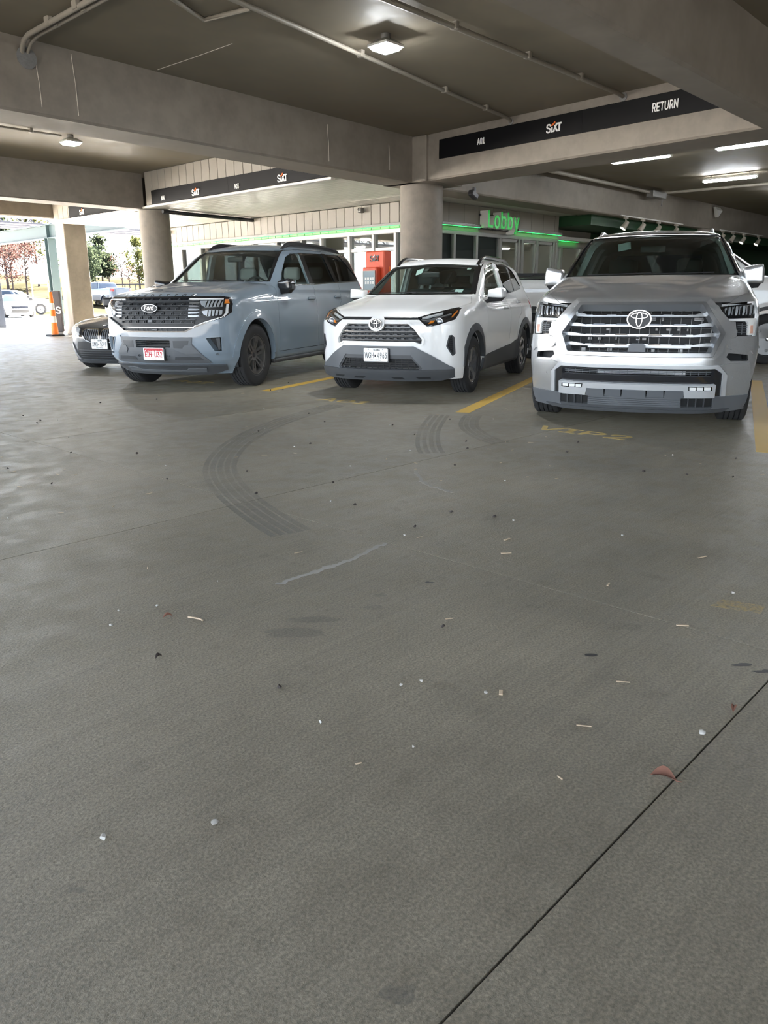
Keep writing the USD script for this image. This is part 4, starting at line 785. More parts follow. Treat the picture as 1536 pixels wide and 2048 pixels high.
        fins = [F(poly((x0, .99), (x0 + .006, 1.075), (x0 + .013, 1.075), (x0 + .010, .99))) for x0 in np.arange(.70, .94, .030)]
        put('lamp_fin', panel(b, shapely.union_all(fins), 'y', .000, .02, .05), 'gloss_black', bowl, kind='stuff')
        drl = poly((.690, .968), (.960, .966), (.962, .822), (.905, .822), (.895, .925), (.880, .942), (.785, .944), (.705, .952), r=.006)
        put('running_light', panel(b, F(drl), 'y', -.004, .02, .03), 'lamp_white', bowl, smooth=25)
        if True: put('indicator', panel(b, F(poly((.912, .905), (.935, .905), (.940, .838), (.915, .838))), 'y', -.001, .006, .03), 'amber_pale', bowl)
        gv = poly((.812, .828), (.886, .828), (.880, .928), (.800, .930))
        ve = put('lamp_vent', panel(b, F(gv), 'y', -.008, .02, .04), 'mesh_black', bowl)
        put('vent_slat', panel(b, F(shapely.union_all([stroke([(.806, z), (.885, z)], .006) for z in (.848, .868, .888, .908)] + [stroke([(.845, .83), (.842, .928)], .005)])), 'y', -.001, .008, .05), 'plastic_grey', ve, kind='stuff')
        put('lamp_cover', panel(b, F(lens.buffer(.012)), 'y', .004, .004, .05), 'lamp_glass', bowl, smooth=25)
        blade = poly((.700, .785), (.800, .815), (.965, .812), (.985, .70), (.955, .66), (.930, .690), (.765, .705), (.735, .720))
        P('bumper_blade', F(blade), 'paint_silver', out=.016, thick=.03)
        P('air_duct', F(vent.buffer(.01)), 'mesh_black', out=-.075, thick=.01)
        P('bumper_corner', F(poly((.755, .295), (.748, .500), (.680, .570), (.760, .590), (.935, .585), (.962, .40), (.955, .295))), 'paint_silver', out=.014, thick=.03)
        sens = b.cast([(s * .80, .47)], 'y')[0]; put('parking_sensor', moved(lathe([(.012, 0), (.012, .02), (.001, .021)], 16, 'y'), sens - [0, .02, 0]), 'satin_silver', car)
    # lower intake
    edge = poly((-.757, .293), (-.749, .492), (-.671, .578), (.671, .578), (.749, .492), (.757, .293))
    P('intake_trim', edge.difference(intake.buffer(.001)), 'silver_plastic', out=.018, thick=.04)
    P('lower_intake', intake.difference(slot), 'gloss_black', out=.006, thick=.03)
    P('intake_grid', shapely.union_all([stroke([(-.66, z), (.66, z)], .006) for z in (.494, .508, .522)] + [stroke([(x, .48), (x, .536)], .004) for x in np.linspace(-.6, .6, 19)]), 'plastic_grey', out=-.03, thick=.006)
    put('intercooler', cbox((-.33, .12, .488), (.42, .15, .528), .004), 'satin_silver', car); put('intake_back', box((-.70, .38, .45), (.70, .40, .56)), 'mesh_black', car)
    sk = poly((-.653, .418), (.653, .418), (.655, .300), (.418, .304), (.405, .372), (.10, .372), (-.405, .372), (-.418, .304), (-.655, .300))
    q = P('skid_plate', sk, 'silver_plastic', out=.034, thick=.04)
    for a, c in ((-.412, -.255), (-.250, -.108), (-.102, .102), (.108, .250), (.255, .412)):
        P('skid_pad', poly((a, .302), (a + .004, .366), (a + .012, .372), (c - .012, .372), (c - .004, .366), (c, .302)), 'plastic_grey' if abs(a + c) < .1 or abs(a) > .26 and abs(c) > .26 or True else 'satin_silver', out=.026 + .006 * (abs(a + c) < .05 or max(abs(a), abs(c)) > .3), thick=.05)
    for s in (-1, 1):
        F = (lambda g: g) if s > 0 else flip
        fg = P('fog_light', F(poly((.446, .375), (.628, .371), (.626, .404), (.440, .410))), 'gloss_black', out=.036, thick=.01)
        for k in range(3): put('fog_lens', panel(b, F(poly((.452 + k * .058, .380), (.500 + k * .058, .378), (.500 + k * .058, .402), (.450 + k * .058, .404))), 'y', .039, .006, .03), 'lamp_white', fg)
        pocket = poly((.400, .216), (.655, .206), (.652, .290), (.392, .300), r=.006)
        P('lower_pocket', F(pocket), 'mesh_black', out=.010, thick=.02)
        P('pocket_rib', F(shapely.union_all([stroke([(x, .21), (x, .298)], .008) for x in (.455, .52, .585)])), 'plastic_charcoal', out=.022, thick=.016)
        P('lower_valance', F(poly((.655, .206), (.652, .300), (.955, .300), (.935, .165), (.80, .155), (.60, .155))), 'plastic_grey', out=.020, thick=.03)
    P('valance_rib', shapely.union_all([stroke([(-.392, z), (.392, z)], .014) for z in (.222, .240, .258, .276, .294)]), 'plastic_grey', out=.030, thick=.014)
    P('valance', poly((-.392, .304), (.392, .304), (.402, .21), (.655, .205), (.62, .155), (-.62, .155), (-.655, .205), (-.402, .21)), 'plastic_charcoal', out=.020, thick=.03)
    P('front_lip', poly((-.80, .185), (.80, .185), (.74, .155), (-.74, .155)), 'plastic_charcoal', out=.03, thick=.06)
    # glass surround, mirrors, roof rails, sides
    scr = cut['screen']; band = scr.difference(poly((-.83, 1.375), (.83, 1.375), (.665, 1.760), (-.665, 1.760), r=.02))
    v, f = arr(extrude(band, .004).refine_to_length(.05)); p = screen_points(b, v[:, :2]); put('screen_band', (p + b.normal(p) * (v[:, 2] - .012)[:, None], f), 'gloss_black', car)
    for s in (-1, 1):
        pil = poly((.855, 1.352), (.915, 1.352), (.742, 1.79), (.685, 1.785)); v, f = arr(extrude(pil if s > 0 else flip(pil), .006).refine_to_length(.05)); p = screen_points(b, v[:, :2]); put('pillar_trim', (p + b.normal(p) * (v[:, 2] - .003)[:, None], f), 'gloss_black', car)
    top = stroke([(-.71, 1.792), (-.35, 1.803), (0, 1.807), (.35, 1.803), (.71, 1.792)], .010); v, f = arr(extrude(top, .006).refine_to_length(.05)); p = screen_points(b, v[:, :2]); put('screen_bead', (p + b.normal(p) * (v[:, 2])[:, None], f), 'chrome', car)
    wiper(car, b, [(.62, 1.372), (.3, 1.366), (-.05, 1.362)]); wiper(car, b, [(.02, 1.372), (-.3, 1.366), (-.62, 1.362)])
    mirror_unit(car, b, 1.10, 1.72, 1.23, .20, .23, 'paint_silver')
    for s in (-1, 1):
        ys = np.linspace(2.55, 4.75, 14); pr = b.cast(np.stack([np.full(14, s * .60), ys], 1), 'z'); lift = np.r_[-.01, .022, np.full(10, .04), .022, -.01]
        put('roof_rail', tube(pr + np.stack([0 * lift, 0 * lift, lift], 1), .017, 8), 'satin_silver', car, smooth=40)
        for y, z in ((2.98, 1.17), (4.0, 1.18)):
            c = b.cast([(y, z)], 'x', s)[0]; put('door_handle', rbox((min(c[0], c[0] + s * .03), y - .11, z - .018), (max(c[0], c[0] + s * .03), y + .11, z + .018), .014), 'paint_silver', car, smooth=40)
        put('side_step', rbox((s * .80 - .10, 1.62, .30), (s * .80 + .10, 3.5, .38), .03), 'plastic_charcoal', car, smooth=40)
        P('pillar_cover', poly((3.10, 1.34), (3.085, 1.757), (3.178, 1.758), (3.198, 1.34)), 'gloss_black', axis='x', out=.002, thick=.008, sgn=s)
        put('lamp_rear', panel(b, poly((5.05, .95), (5.05, 1.35), (5.25, 1.3), (5.27, .98)), 'x', .006, .02, .06, s), 'lens_red', car)
    interior(car, b, 'seat_black', 'dash_black', 1.55, 1.30, .82)
    for x, z, w, hh, rot in ((-.30, 1.69, .13, .085, 12), (.655, 1.735, .045, .03, 0)): sticker(car, b, x, z, w, hh, rot)
    return car
def interior(car, b, smat, dmat, ydash, zdash, wx, rows=3, lining='dash_black', zs=.62, mirror_z=None, y_seat=None):
    ys = y_seat or ydash + 1.05
    put('cabin_floor', box((-.85, ydash, .46), (.85, b.long - .5, .50)), 'dash_black', car)
    put('firewall', box((-.86, ydash - .05, .45), (.86, ydash - .02, zdash - .12)), 'dash_black', car)
    d = Manifold.hull_points(np.array([(s * wx, y, z) for s in (-1, 1) for y, z in ((ydash - .06, zdash - .02), (ydash + .30, zdash + .01), (ydash + .48, zdash - .06), (ydash + .46, zdash - .30), (ydash + .1, zdash - .35))])); put('dashboard', d, dmat, car)
    put('centre_screen', rbox((-.17, ydash + .44, zdash - .12), (.17, ydash + .47, zdash + .05), .012), 'gloss_black', car)
    steering(car, .38, ydash + .62, zdash - .06)
    for x in (-.40, .40): seat(car, x, ys, zs, smat)
    for k in range(1, rows):
        for x in (-.38, .38): seat(car, x, ys + .95 * k, zs + .03 * k, smat, .6)
    put('centre_console', rbox((-.12, ydash + .4, .5), (.12, ys + .6, zs + .18), .04), dmat, car, smooth=40)
    zc = b.screen[1][1]; y1 = b.screen[1][0]
    mz = mirror_z or zc - .16; my = screen_points(b, np.array([[0, mz]]))[0, 1] + .07
    put('interior_mirror', rbox((-.13, my, mz - .035), (.13, my + .03, mz + .035), .015), 'dash_black', car, smooth=40)
    put('headlining', (lambda p, q: (p, q))(*panel(b, Polygon([(-.52, y1 + .25), (.52, y1 + .25), (.52, b.long - .75), (-.52, b.long - .75)]), 'z', -.05, .01, .15)), lining, car)
def sticker(car, b, x, z, w, hh, rot=0):
    g = affinity.rotate(Polygon([(x - w / 2, z - hh / 2), (x + w / 2, z - hh / 2), (x + w / 2, z + hh / 2), (x - w / 2, z + hh / 2)]), rot)
    v, f = arr(extrude(g, .002).refine_to_length(.03)); p = screen_points(b, v[:, :2]); put('windscreen_tag', (p + b.normal(p) * (v[:, 2] - .018)[:, None], f), 'paper', car)
sequoia()
# ---------------------------------------------------------------- the white compact SUV
def rav():
    b = BODIES['rav']
    grille = poly((-.378, .860), (.378, .860), (.448, .800), (.528, .688), (.522, .632), (.446, .664), (-.446, .664), (-.522, .632), (-.528, .688), (-.448, .800), r=.012)
    lamp = poly((.456, .932), (.600, .978), (.800, 1.042), (.835, 1.030), (.856, .968), (.840, .905), (.720, .858), (.590, .822))
    vent = poly((.796, .730), (.770, .608), (.831, .490), (.856, .520), (.846, .705), (.825, .735), r=.008)
    mesh_in = poly((-.420, .470), (.420, .470), (.505, .365), (.49, .345), (-.49, .345), (-.505, .365), r=.01)
    win = [poly((1.74, 1.165), (2.12, 1.50), (2.36, 1.572), (2.66, 1.595), (2.70, 1.585), (2.76, 1.20)), poly((2.87, 1.205), (2.80, 1.588), (3.30, 1.59), (3.44, 1.575), (3.48, 1.24)), poly((3.56, 1.25), (3.52, 1.565), (3.70, 1.50), (3.93, 1.31), (3.90, 1.28))]
    arch = lambda y: Point(y, .345)
    cut = dict(under=.222, fire=1.28, floor=.36, wheels=[(.93, .345, .42), (3.62, .345, .415)], front=[(grille, .32), (both(lamp), .60), (mesh_in, .30), (both(vent), .55)],
        side_glass=win, side_mats=['glass_clear', 'glass_tint', 'glass_tint'], screen=poly((-.725, 1.186), (.725, 1.186), (.595, 1.560), (0, 1.592), (-.595, 1.560)), screen_z=1.17, screen_mat='glass_screen',
        rear_glass=poly((-.55, 1.15), (.55, 1.15), (.50, 1.48), (-.50, 1.48)), hood=poly((-.46, .05), (.46, .05), (.80, .60), (.83, 1.02), (.735, 1.32), (-.735, 1.32), (-.83, 1.02), (-.80, .60)), hood_z=.926,
        doors=[poly((1.50, .40), (1.58, 1.16), (2.05, 1.56), (2.35, 1.625), (2.80, 1.645), (2.82, 1.2), (2.70, .46)), poly((2.70, .46), (2.82, 1.2), (2.80, 1.645), (3.35, 1.64), (3.52, 1.60), (3.52, 1.22), (3.42, .92), (3.22, .84), (3.10, .50))])
    car, full = build_car(b, 'compact_sport_utility_vehicle', 'white compact SUV with black roof rails and black wheel-arch trim', *PLACE['rav'], 'paint_white', cut, 'car')
    P = lambda nm, g, m, **k: put(nm, panel(b, g, **{kk: vv for kk, vv in k.items() if kk not in ('label', 'parent')}), m, k.get('parent', car), label=k.get('label'), smooth=25)
    wells(car, cut, o=.165)
    for y in (.93, 3.62):
        for s in (-1, 1): wheel(car, s * .795, y, .345, .225, .225, 'blade', s, rim_mat='rim_silver', spokes=5)
    # grille: white rim, dark back, four slats with hexagonal notches
    rim = grille.buffer(.022, join_style='mitre')
    P('grille_rim', rim.difference(grille), 'paint_white', out=.012, thick=.03)
    bk = P('grille_back', grille.buffer(-.002), 'mesh_black', out=-.06, thick=.01)
    for zc in (.838, .790, .742, .694):
        wx = float(np.interp(zc, [.64, .688, .80, .86], [.52, .527, .448, .38])) - .004
        g = shapely.box(-wx, zc - .012, wx, zc + .008)
        for xc in np.arange(-.45, .46, .09):
            g = g.difference(poly((xc - .03, zc + .009), (xc - .02, zc - .004), (xc + .02, zc - .004), (xc + .03, zc + .009)))
        sl = P('grille_slat', g, 'plastic_charcoal', out=-.012, thick=.05)
        put('slat_edge', panel(b, shapely.box(-wx, zc - .018, wx, zc - .012), 'y', -.014, .04, .08), 'gloss_black', sl)
    P('grille_lattice', shapely.union_all([stroke([(-.44, z), (.44, z)], .005) for z in (.815, .766, .718, .674)] + [stroke([(x, .67), (x, .855)], .004) for x in np.arange(-.36, .37, .09)]), 'plastic_charcoal', out=-.05, thick=.006)
    P('bonnet_seal', poly((-.456, .924), (.456, .924), (.456, .936), (-.456, .936)), 'trim_black', out=.003, thick=.02)
    bump = affinity.scale(Point(0, 0).buffer(1, 24), .098, .084); P('emblem_plinth', affinity.translate(bump, 0, .862), 'paint_white', out=.020, thick=.05, dome=.004)
    badge_oval(car, b, .862, .078, .058, y_out=.034)
    for s in (-1, 1):
        F = (lambda g: g) if s > 0 else flip
        bowl = put('headlight', panel(b, F(lamp), 'y', -.030, .02, .04), 'gloss_black', car, smooth=25)
        put('lamp_bezel', panel(b, F(lamp.difference(lamp.buffer(-.014))), 'y', .000, .03, .04), 'gloss_black', bowl)
        put('running_light', panel(b, F(poly((.505, .934), (.600, .963), (.700, .990), (.700, .972), (.600, .944), (.560, .926))), 'y', -.004, .02, .03), 'lamp_white', bowl)
        put('lamp_strip', panel(b, F(poly((.470, .925), (.560, .912), (.700, .955), (.780, .985), (.795, .975), (.70, .938), (.600, .895))), 'y', -.012, .014, .03), 'satin_silver', bowl)
        c = b.cast([(s * .700, .900)], 'y')[0]; n = b.normal(c[None])[0]
        put('projector', moved(lathe([(.034 * math.cos(t), .034 * math.sin(t)) for t in np.linspace(0, 1.55, 8)][::-1], 24, 'y'), c + n * -.036, None) if False else moved((lambda v, f: (v * [1, -.8, 1], f))(*lathe([(.034 * math.cos(t), .034 * math.sin(t)) for t in np.linspace(0, 1.55, 8)], 24, 'y')), c - n * .030), 'lamp_reflector', bowl, smooth=50)
        put('projector_ring', moved(lathe([(.036, -.012), (.042, -.012), (.042, .02), (.036, .02), (.036, -.012)], 24, 'y'), c - n * .028), 'satin_silver', bowl, smooth=40)
        put('indicator', panel(b, F(poly((.590, .862), (.640, .880), (.650, .905), (.612, .905))), 'y', -.012, .014, .02, dome=.006), 'amber', bowl)
        put('side_marker', panel(b, F(poly((.800, .935), (.818, .940), (.842, 1.018), (.826, 1.022))), 'y', -.004, .012, .02), 'amber', bowl)
        put('lamp_cover', panel(b, F(lamp.buffer(-.004)), 'y', .003, .004, .05), 'lamp_glass', bowl, smooth=25)
        va = P('corner_vent', F(vent.buffer(-.002)), 'mesh_black', out=-.02, thick=.01)
        put('vent_rim', panel(b, F(vent.difference(vent.buffer(-.012))), 'y', .002, .02, .04), 'plastic_charcoal', va)
        put('vent_rib', panel(b, F(shapely.union_all([stroke([(.77, z), (.86, z + .01)], .006) for z in np.arange(.53, .72, .022)]).intersection(vent)), 'y', -.008, .01, .04), 'trim_black', va, kind='stuff')
        # cladding
        for y in (.93, 3.62):
            o = Point(y, .345).buffer(.52, 24); i = Point(y, .345).buffer(.414, 32)
            g = poly(*[(y + .500 * math.cos(t), .345 + .505 * math.sin(t)) for t in np.radians(np.linspace(-14, 194, 15))]).difference(i).intersection(shapely.union_all([shapely.box(y - (.44 if y < 2 else .7), .36, y, 1.), shapely.box(y, .42, y + .7, 1.)]))
            P('wheel_arch_trim', g, 'plastic_charcoal', axis='x', out=.010, thick=.065, sgn=s, res=.05)
        P('sill_cladding', poly((1.30, .245), (1.33, .40), (1.50, .43), (2.87, .505), (3.14, .55), (3.20, .42), (3.20, .245)), 'plastic_charcoal', axis='x', out=.012, thick=.03, sgn=s, res=.06)
        P('rear_cladding', poly((4.0, .36), (4.0, .55), (4.5, .60), (4.55, .38)), 'plastic_charcoal', axis='x', out=.012, thick=.03, sgn=s, res=.06)
        P('window_frame', shapely.union_all([win[0].buffer(.016), win[1].buffer(.016), win[2].buffer(.016), poly((2.68, 1.19), (2.64, 1.60), (2.82, 1.60), (2.90, 1.20)), poly((3.44, 1.23), (3.40, 1.58), (3.56, 1.57), (3.6, 1.25))]).difference(shapely.union_all(win)), 'gloss_black', axis='x', out=.002, thick=.01, sgn=s)
        P('door_pillar_trim', poly((2.705, 1.195), (2.655, 1.600), (2.775, 1.602), (2.845, 1.20)), 'paint_white', axis='x', out=.006, thick=.012, sgn=s)
        for y, z in ((2.52, 1.005), (3.42, 1.075)):
            c = b.cast([(y, z)], 'x', s)[0]; put('door_handle', rbox((min(c[0], c[0] + s * .035), y - .105, z - .018), (max(c[0], c[0] + s * .035), y + .105, z + .018), .015), 'paint_white', car, smooth=40)
        ys = np.linspace(2.12, 3.85, 16); pr = b.cast(np.stack([s * np.interp(ys, [2.1, 2.4, 3.9], [.575, .585, .57]), ys], 1), 'z'); lift = np.r_[-.01, .022, .038, np.full(10, .045), .038, .022, -.01]
        pr[:, 2] += lift; put('roof_rail', tube(pr, .022, 8), 'gloss_black', car, smooth=40)
        put('lamp_rear', panel(b, poly((4.25, .98), (4.20, 1.10), (4.45, 1.12), (4.52, 1.0)), 'x', .006, .02, .06, s), 'lens_red', car)
    apron = poly((-.440, .612), (.440, .612), (.620, .510), (.835, .362), (.84, .335), (-.84, .335), (-.835, .362), (-.620, .510))
    recess = poly((-.410, .512), (.410, .512), (.530, .360), (.50, .338), (-.50, .338), (-.530, .360), r=.01)
    P('lower_bumper', apron.difference(recess), 'plastic_grey', out=.016, thick=.03)
    P('intake_surround', recess.difference(mesh_in), 'plastic_charcoal', out=.005, thick=.03)
    mg = shapely.union_all([stroke([(-.5, z), (.5, z)], .006) for z in (.368, .392, .416, .440, .462)] + [stroke([(x, .34), (x, .475)], .006) for x in np.arange(-.45, .46, .075)]).intersection(mesh_in)
    P('intake_mesh', mg, 'trim_black', out=-.012, thick=.008); P('intake_back', mesh_in, 'mesh_black', out=-.06, thick=.01)
    P('bumper_lip', poly((-.835, .345), (.835, .345), (.83, .255), (.70, .222), (-.70, .222), (-.83, .255)), 'plastic_charcoal', out=.028, thick=.06)
    P('lip_groove', both(poly((.16, .268), (.30, .268), (.33, .246), (.20, .246))).union(both(poly((.45, .272), (.60, .272), (.60, .25), (.48, .25)))), 'mesh_black', out=.030, thick=.01)
    P('under_tray', poly((-.66, .236), (.66, .236), (.60, .205), (-.60, .205)), 'trim_black', out=.004, thick=.04)
    plate(car, b, .512, 'TEXAS', 'WGH• 4963', 'plate_ink', sub='The Lone Star State', squeeze=.50, out=.034, x=0.)
    scr = cut['screen']; band = scr.buffer(.008).difference(poly((-.70, 1.205), (.70, 1.205), (.575, 1.535), (0, 1.565), (-.575, 1.535), r=.02))
    v, f = arr(extrude(band, .004).refine_to_length(.05)); p = screen_points(b, v[:, :2]); put('screen_band', (p + b.normal(p) * (v[:, 2] - .012)[:, None], f), 'gloss_black', car)
    for s in (-1, 1):
        g = poly((.722, 1.186), (.760, 1.186), (.628, 1.585), (.592, 1.562)); g = g if s > 0 else flip(g); v, f = arr(extrude(g, .006).refine_to_length(.05)); p = screen_points(b, v[:, :2]); put('pillar_trim', (p + b.normal(p) * (v[:, 2] - .003)[:, None], f), 'gloss_black', car)
    wiper(car, b, [(.55, 1.200), (.25, 1.196), (-.05, 1.194)]); wiper(car, b, [(.0, 1.204), (-.3, 1.200), (-.58, 1.198)])
    mirror_unit(car, b, 1.085, 1.56, 1.10, .21, .17, 'paint_white')
    interior(car, b, 'seat_black', 'dash_black', 1.30, 1.13, .74, rows=2, zs=.55, y_seat=2.15)
    sticker(car, b, -.17, 1.50, .085, .075, 20); sticker(car, b, .50, 1.535, .05, .028); sticker(car, b, .53, 1.245, .10, .035)
    return car
rav()
# ---------------------------------------------------------------- the blue-grey full-size SUV
def expedition():
    b = BODIES['expedition']
    face = poly((-.450, .750), (.450, .750), (.565, .806), (.882, .928), (.936, .985), (.936, 1.085), (.905, 1.160), (.830, 1.172), (-.830, 1.172), (-.905, 1.160), (-.936, 1.085), (-.936, .985), (-.882, .928), (-.565, .806), r=.012)
    duct = poly((.690, .672), (.850, .684), (.846, .508), (.775, .505), r=.01)
    slot = poly((-.255, .645), (.255, .645), (.255, .555), (-.255, .555), r=.005)
    win = [poly((1.86, 1.335), (2.02, 1.50), (2.34, 1.735), (2.50, 1.79), (2.80, 1.81), (2.86, 1.36)), poly((2.99, 1.365), (2.93, 1.815), (3.70, 1.84), (3.90, 1.40)), poly((4.02, 1.405), (3.84, 1.842), (4.42, 1.845), (5.0, 1.47), (4.98, 1.44))]
    cut = dict(under=.205, fire=1.55, floor=.44, wheels=[(.96, .42, .475), (4.07, .42, .475)], front=[(face, .62), (both(duct), .60), (slot, .25)], side_glass=win, side_mats=['glass_clear', 'glass_tint', 'glass_tint'],
        screen=poly((-.80, 1.378), (.80, 1.378), (.645, 1.832), (0, 1.852), (-.645, 1.832)), screen_z=1.365, screen_mat='glass_screen', rear_glass=poly((-.62, 1.35), (.62, 1.35), (.58, 1.76), (-.58, 1.76)),
        hood=poly((-.78, .05), (.78, .05), (.80, .45), (.70, .85), (.80, 1.40), (.815, 1.62), (-.815, 1.62), (-.80, 1.40), (-.70, .85), (-.80, .45)), hood_z=1.175,
        doors=[poly((1.62, .42), (1.66, 1.33), (1.85, 1.47), (2.22, 1.76), (2.45, 1.84), (2.90, 1.865), (2.97, 1.2), (3.02, .42)), poly((3.02, .42), (2.97, 1.2), (2.90, 1.865), (3.78, 1.88), (4.0, 1.40), (4.02, 1.1), (3.72, .86), (3.58, .44))])
    car, full = build_car(b, 'large_sport_utility_vehicle', 'blue-grey SUV with a black front grille and a red-and-white number plate', *PLACE['expedition'], 'paint_blue_grey', cut, 'car')
    P = lambda nm, g, m, **k: put(nm, panel(b, g, **{kk: vv for kk, vv in k.items() if kk not in ('label', 'parent')}), m, k.get('parent', car), label=k.get('label'), smooth=25)
    wells(car, cut)
    for y in (.96, 4.07):
        for s in (-1, 1): wheel(car, s * .85, y, .412, .275, .265, 'twin', s, rim_mat='rim_bronze', spokes=6)
    # black mask with lamps, hexagon rows and a chrome line
    mask = P('front_mask', face, 'trim_black', out=-.03, thick=.03)
    P('mask_rim', face.buffer(.006).difference(face.buffer(-.010)), 'gloss_black', out=.004, thick=.05)
    rows = [(1.128, 1.150), (1.068, 1.090), (1.010, 1.032), (.952, .974), (.896, .916), (.850, .866)]
    for i, (a, c) in enumerate(rows):
        wx = float(np.interp((a + c) / 2, [.80, .93, .985, 1.16], [.54, .60, .60, .60]))
        g = shapely.box(-wx, a, wx, a + .010)
        for k, xc in enumerate(np.arange(-.52, .53, .13) + (.065 if i % 2 else 0)):
            g = g.union(poly((xc - .040, a), (xc - .052, a + .018), (xc - .040, a + .034), (xc - .030, a + .034), (xc - .040, a + .018), (xc - .030, a)))
        q = P('grille_bar', g.intersection(face.buffer(-.01)), 'plastic_charcoal', out=-.004, thick=.04)
        cells = [poly((xc - .050, a + .014), (xc + .050, a + .014), (xc + .058, a + .026), (xc + .050, a + .050), (xc - .050, a + .050), (xc - .058, a + .026)) for xc in np.arange(-.455, .46, .13) + (.065 if i % 2 else 0)]
        put('grille_cell', panel(b, shapely.union_all(cells).intersection(face.buffer(-.02)), 'y', -.016, .02, .06), 'mesh_black', q, kind='stuff')
    P('chrome_line', poly((-.565, .800), (.565, .800), (.565, .809), (-.565, .809)), 'chrome', out=.008, thick=.03)
    P('lower_mesh', shapely.union_all([stroke([(-.46, z), (.46, z)], .006) for z in (.768, .784)] + [stroke([(x, .754), (x, .798)], .005) for x in np.arange(-.42, .43, .07)]), 'plastic_charcoal', out=-.012, thick=.01)
    put('radar_cover', panel(b, poly((-.03, .868), (.03, .868), (.03, .896), (-.03, .896)), 'y', .004, .02, .05), 'plastic_grey', mask); put('radar_cover', panel(b, poly((.02, .768), (.09, .768), (.09, .784), (.02, .784)), 'y', .002, .02, .05), 'plastic_grey', mask)
    for s in (-1, 1):
        F = (lambda g: g) if s > 0 else flip
        def L(nm, g, m, o=-.006, t=.02, par=None, **k): return put(nm, panel(b, F(g), 'y', o, t, .03, **k), m, par or car, smooth=25)
        up = L('headlight', poly((.615, 1.135), (.860, 1.137), (.868, 1.058), (.690, 1.052), (.640, 1.085)), 'lamp_reflector', -.012, .02)
        for k in range(5): put('lamp_fin', panel(b, F(poly((.690 + k * .036, 1.056), (.700 + k * .036, 1.134), (.712 + k * .036, 1.134), (.703 + k * .036, 1.056))), 'y', -.006, .01, .05), 'gloss_black', up)
        lo = L('lower_headlight', poly((.655, 1.005), (.730, 1.022), (.870, 1.014), (.868, .965), (.850, .952), (.720, .940), (.675, .965)), 'lamp_reflector', -.012, .02)
        for k in range(4): put('lamp_fin', panel(b, F(poly((.715 + k * .036, .942), (.722 + k * .036, 1.016), (.732 + k * .036, 1.016), (.727 + k * .036, .942))), 'y', -.006, .01, .05), 'gloss_black', lo)
        L('light_bar', poly((.48, 1.150), (.855, 1.150), (.855, 1.158), (.48, 1.158)), 'lamp_white', .0)
        L('side_marker', poly((.872, 1.145), (.920, 1.143), (.930, 1.096), (.880, 1.098)), 'amber', -.002)
        L('running_light', poly((.898, 1.085), (.914, 1.085), (.916, .975), (.882, .925), (.720, .868), (.560, .812), (.560, .820), (.700, .876), (.868, .934), (.896, .980)), 'lamp_white', .004)
        for z in (1.115, 1.075, 1.035, .995, .955): L('grille_blade', poly((.50, z), (.61, z - .004), (.635, z - .012), (.60, z - .022), (.50, z - .024)), 'satin_silver', -.002, .03)
        L('lamp_cover', poly((.610, 1.140), (.935, 1.150), (.930, .985), (.880, .930), (.70, .925), (.640, .960)), 'lamp_glass', .006, .004)
        d = L('air_duct', duct.buffer(-.002), 'mesh_black', -.09, .01)
        L('duct_rim', duct.buffer(.012).difference(duct), 'paint_blue_grey', .008, .03)
        L('duct_blade', poly((.80, .665), (.840, .67), (.838, .525), (.815, .525)), 'plastic_charcoal', -.02, .03, d)
        L('bumper_ledge', poly((.545, .700), (.86, .705), (.885, .69), (.87, .682), (.69, .678), (.545, .683)), 'paint_blue_grey', .014, .03)
    apron = poly((-.535, .684), (.535, .684), (.525, .600), (.690, .392), (.700, .360), (-.700, .360), (-.690, .392), (-.525, .600))
    P('lower_bumper', apron.difference(slot), 'plastic_grey', out=.010, thick=.03)
    for s in (-1, 1):
        F = (lambda g: g) if s > 0 else flip
        P('bumper_pocket', F(poly((.30, .640), (.490, .640), (.470, .572), (.430, .545), (.30, .552))), 'plastic_charcoal', out=.014, thick=.03)
        P('bumper_boss', F(poly((.432, .580), (.520, .592), (.624, .478), (.440, .480), (.400, .530))), 'plastic_grey', out=.020, thick=.03)
        P('bumper_step', F(poly((.30, .440), (.60, .440), (.63, .400), (.28, .400))), 'plastic_charcoal', out=.014, thick=.03)
        for x, z in ((.22, .452), (.80, .47)):
            c = b.cast([(s * x, z)], 'y')[0]; put('parking_sensor', moved(lathe([(.013, 0), (.013, .024), (.001, .025)], 16, 'y'), c - [0, .024, 0]), 'satin_silver', car)
        # sides
        P('pillar_cover', poly((2.85, 1.35), (2.79, 1.815), (2.935, 1.82), (3.0, 1.355)), 'gloss_black', axis='x', out=.002, thick=.008, sgn=s)
        P('pillar_cover', poly((3.89, 1.395), (3.69, 1.845), (3.85, 1.848), (4.03, 1.40)), 'gloss_black', axis='x', out=.002, thick=.008, sgn=s)
        P('rear_pillar_panel', poly((4.41, 1.85), (4.98, 1.86), (5.12, 1.62), (5.20, 1.45), (4.98, 1.44), (5.0, 1.47)), 'gloss_black', axis='x', out=.003, thick=.01, sgn=s)
        P('window_bead', stroke([(1.85, 1.326), (2.9, 1.352), (3.95, 1.392), (5.0, 1.43)], .014), 'chrome', axis='x', out=.006, thick=.012, sgn=s)
        for y, z in ((2.78, 1.145), (3.85, 1.165)):
            c = b.cast([(y, z)], 'x', s)[0]; put('door_handle', rbox((min(c[0], c[0] + s * .035), y - .115, z - .02), (max(c[0], c[0] + s * .035), y + .115, z + .02), .016), 'paint_blue_grey', car, smooth=40)
        put('running_board', rbox((s * .84 - .13, 1.50, .26), (s * .84 + .13, 3.62, .335), .03), 'plastic_charcoal', car, smooth=40)
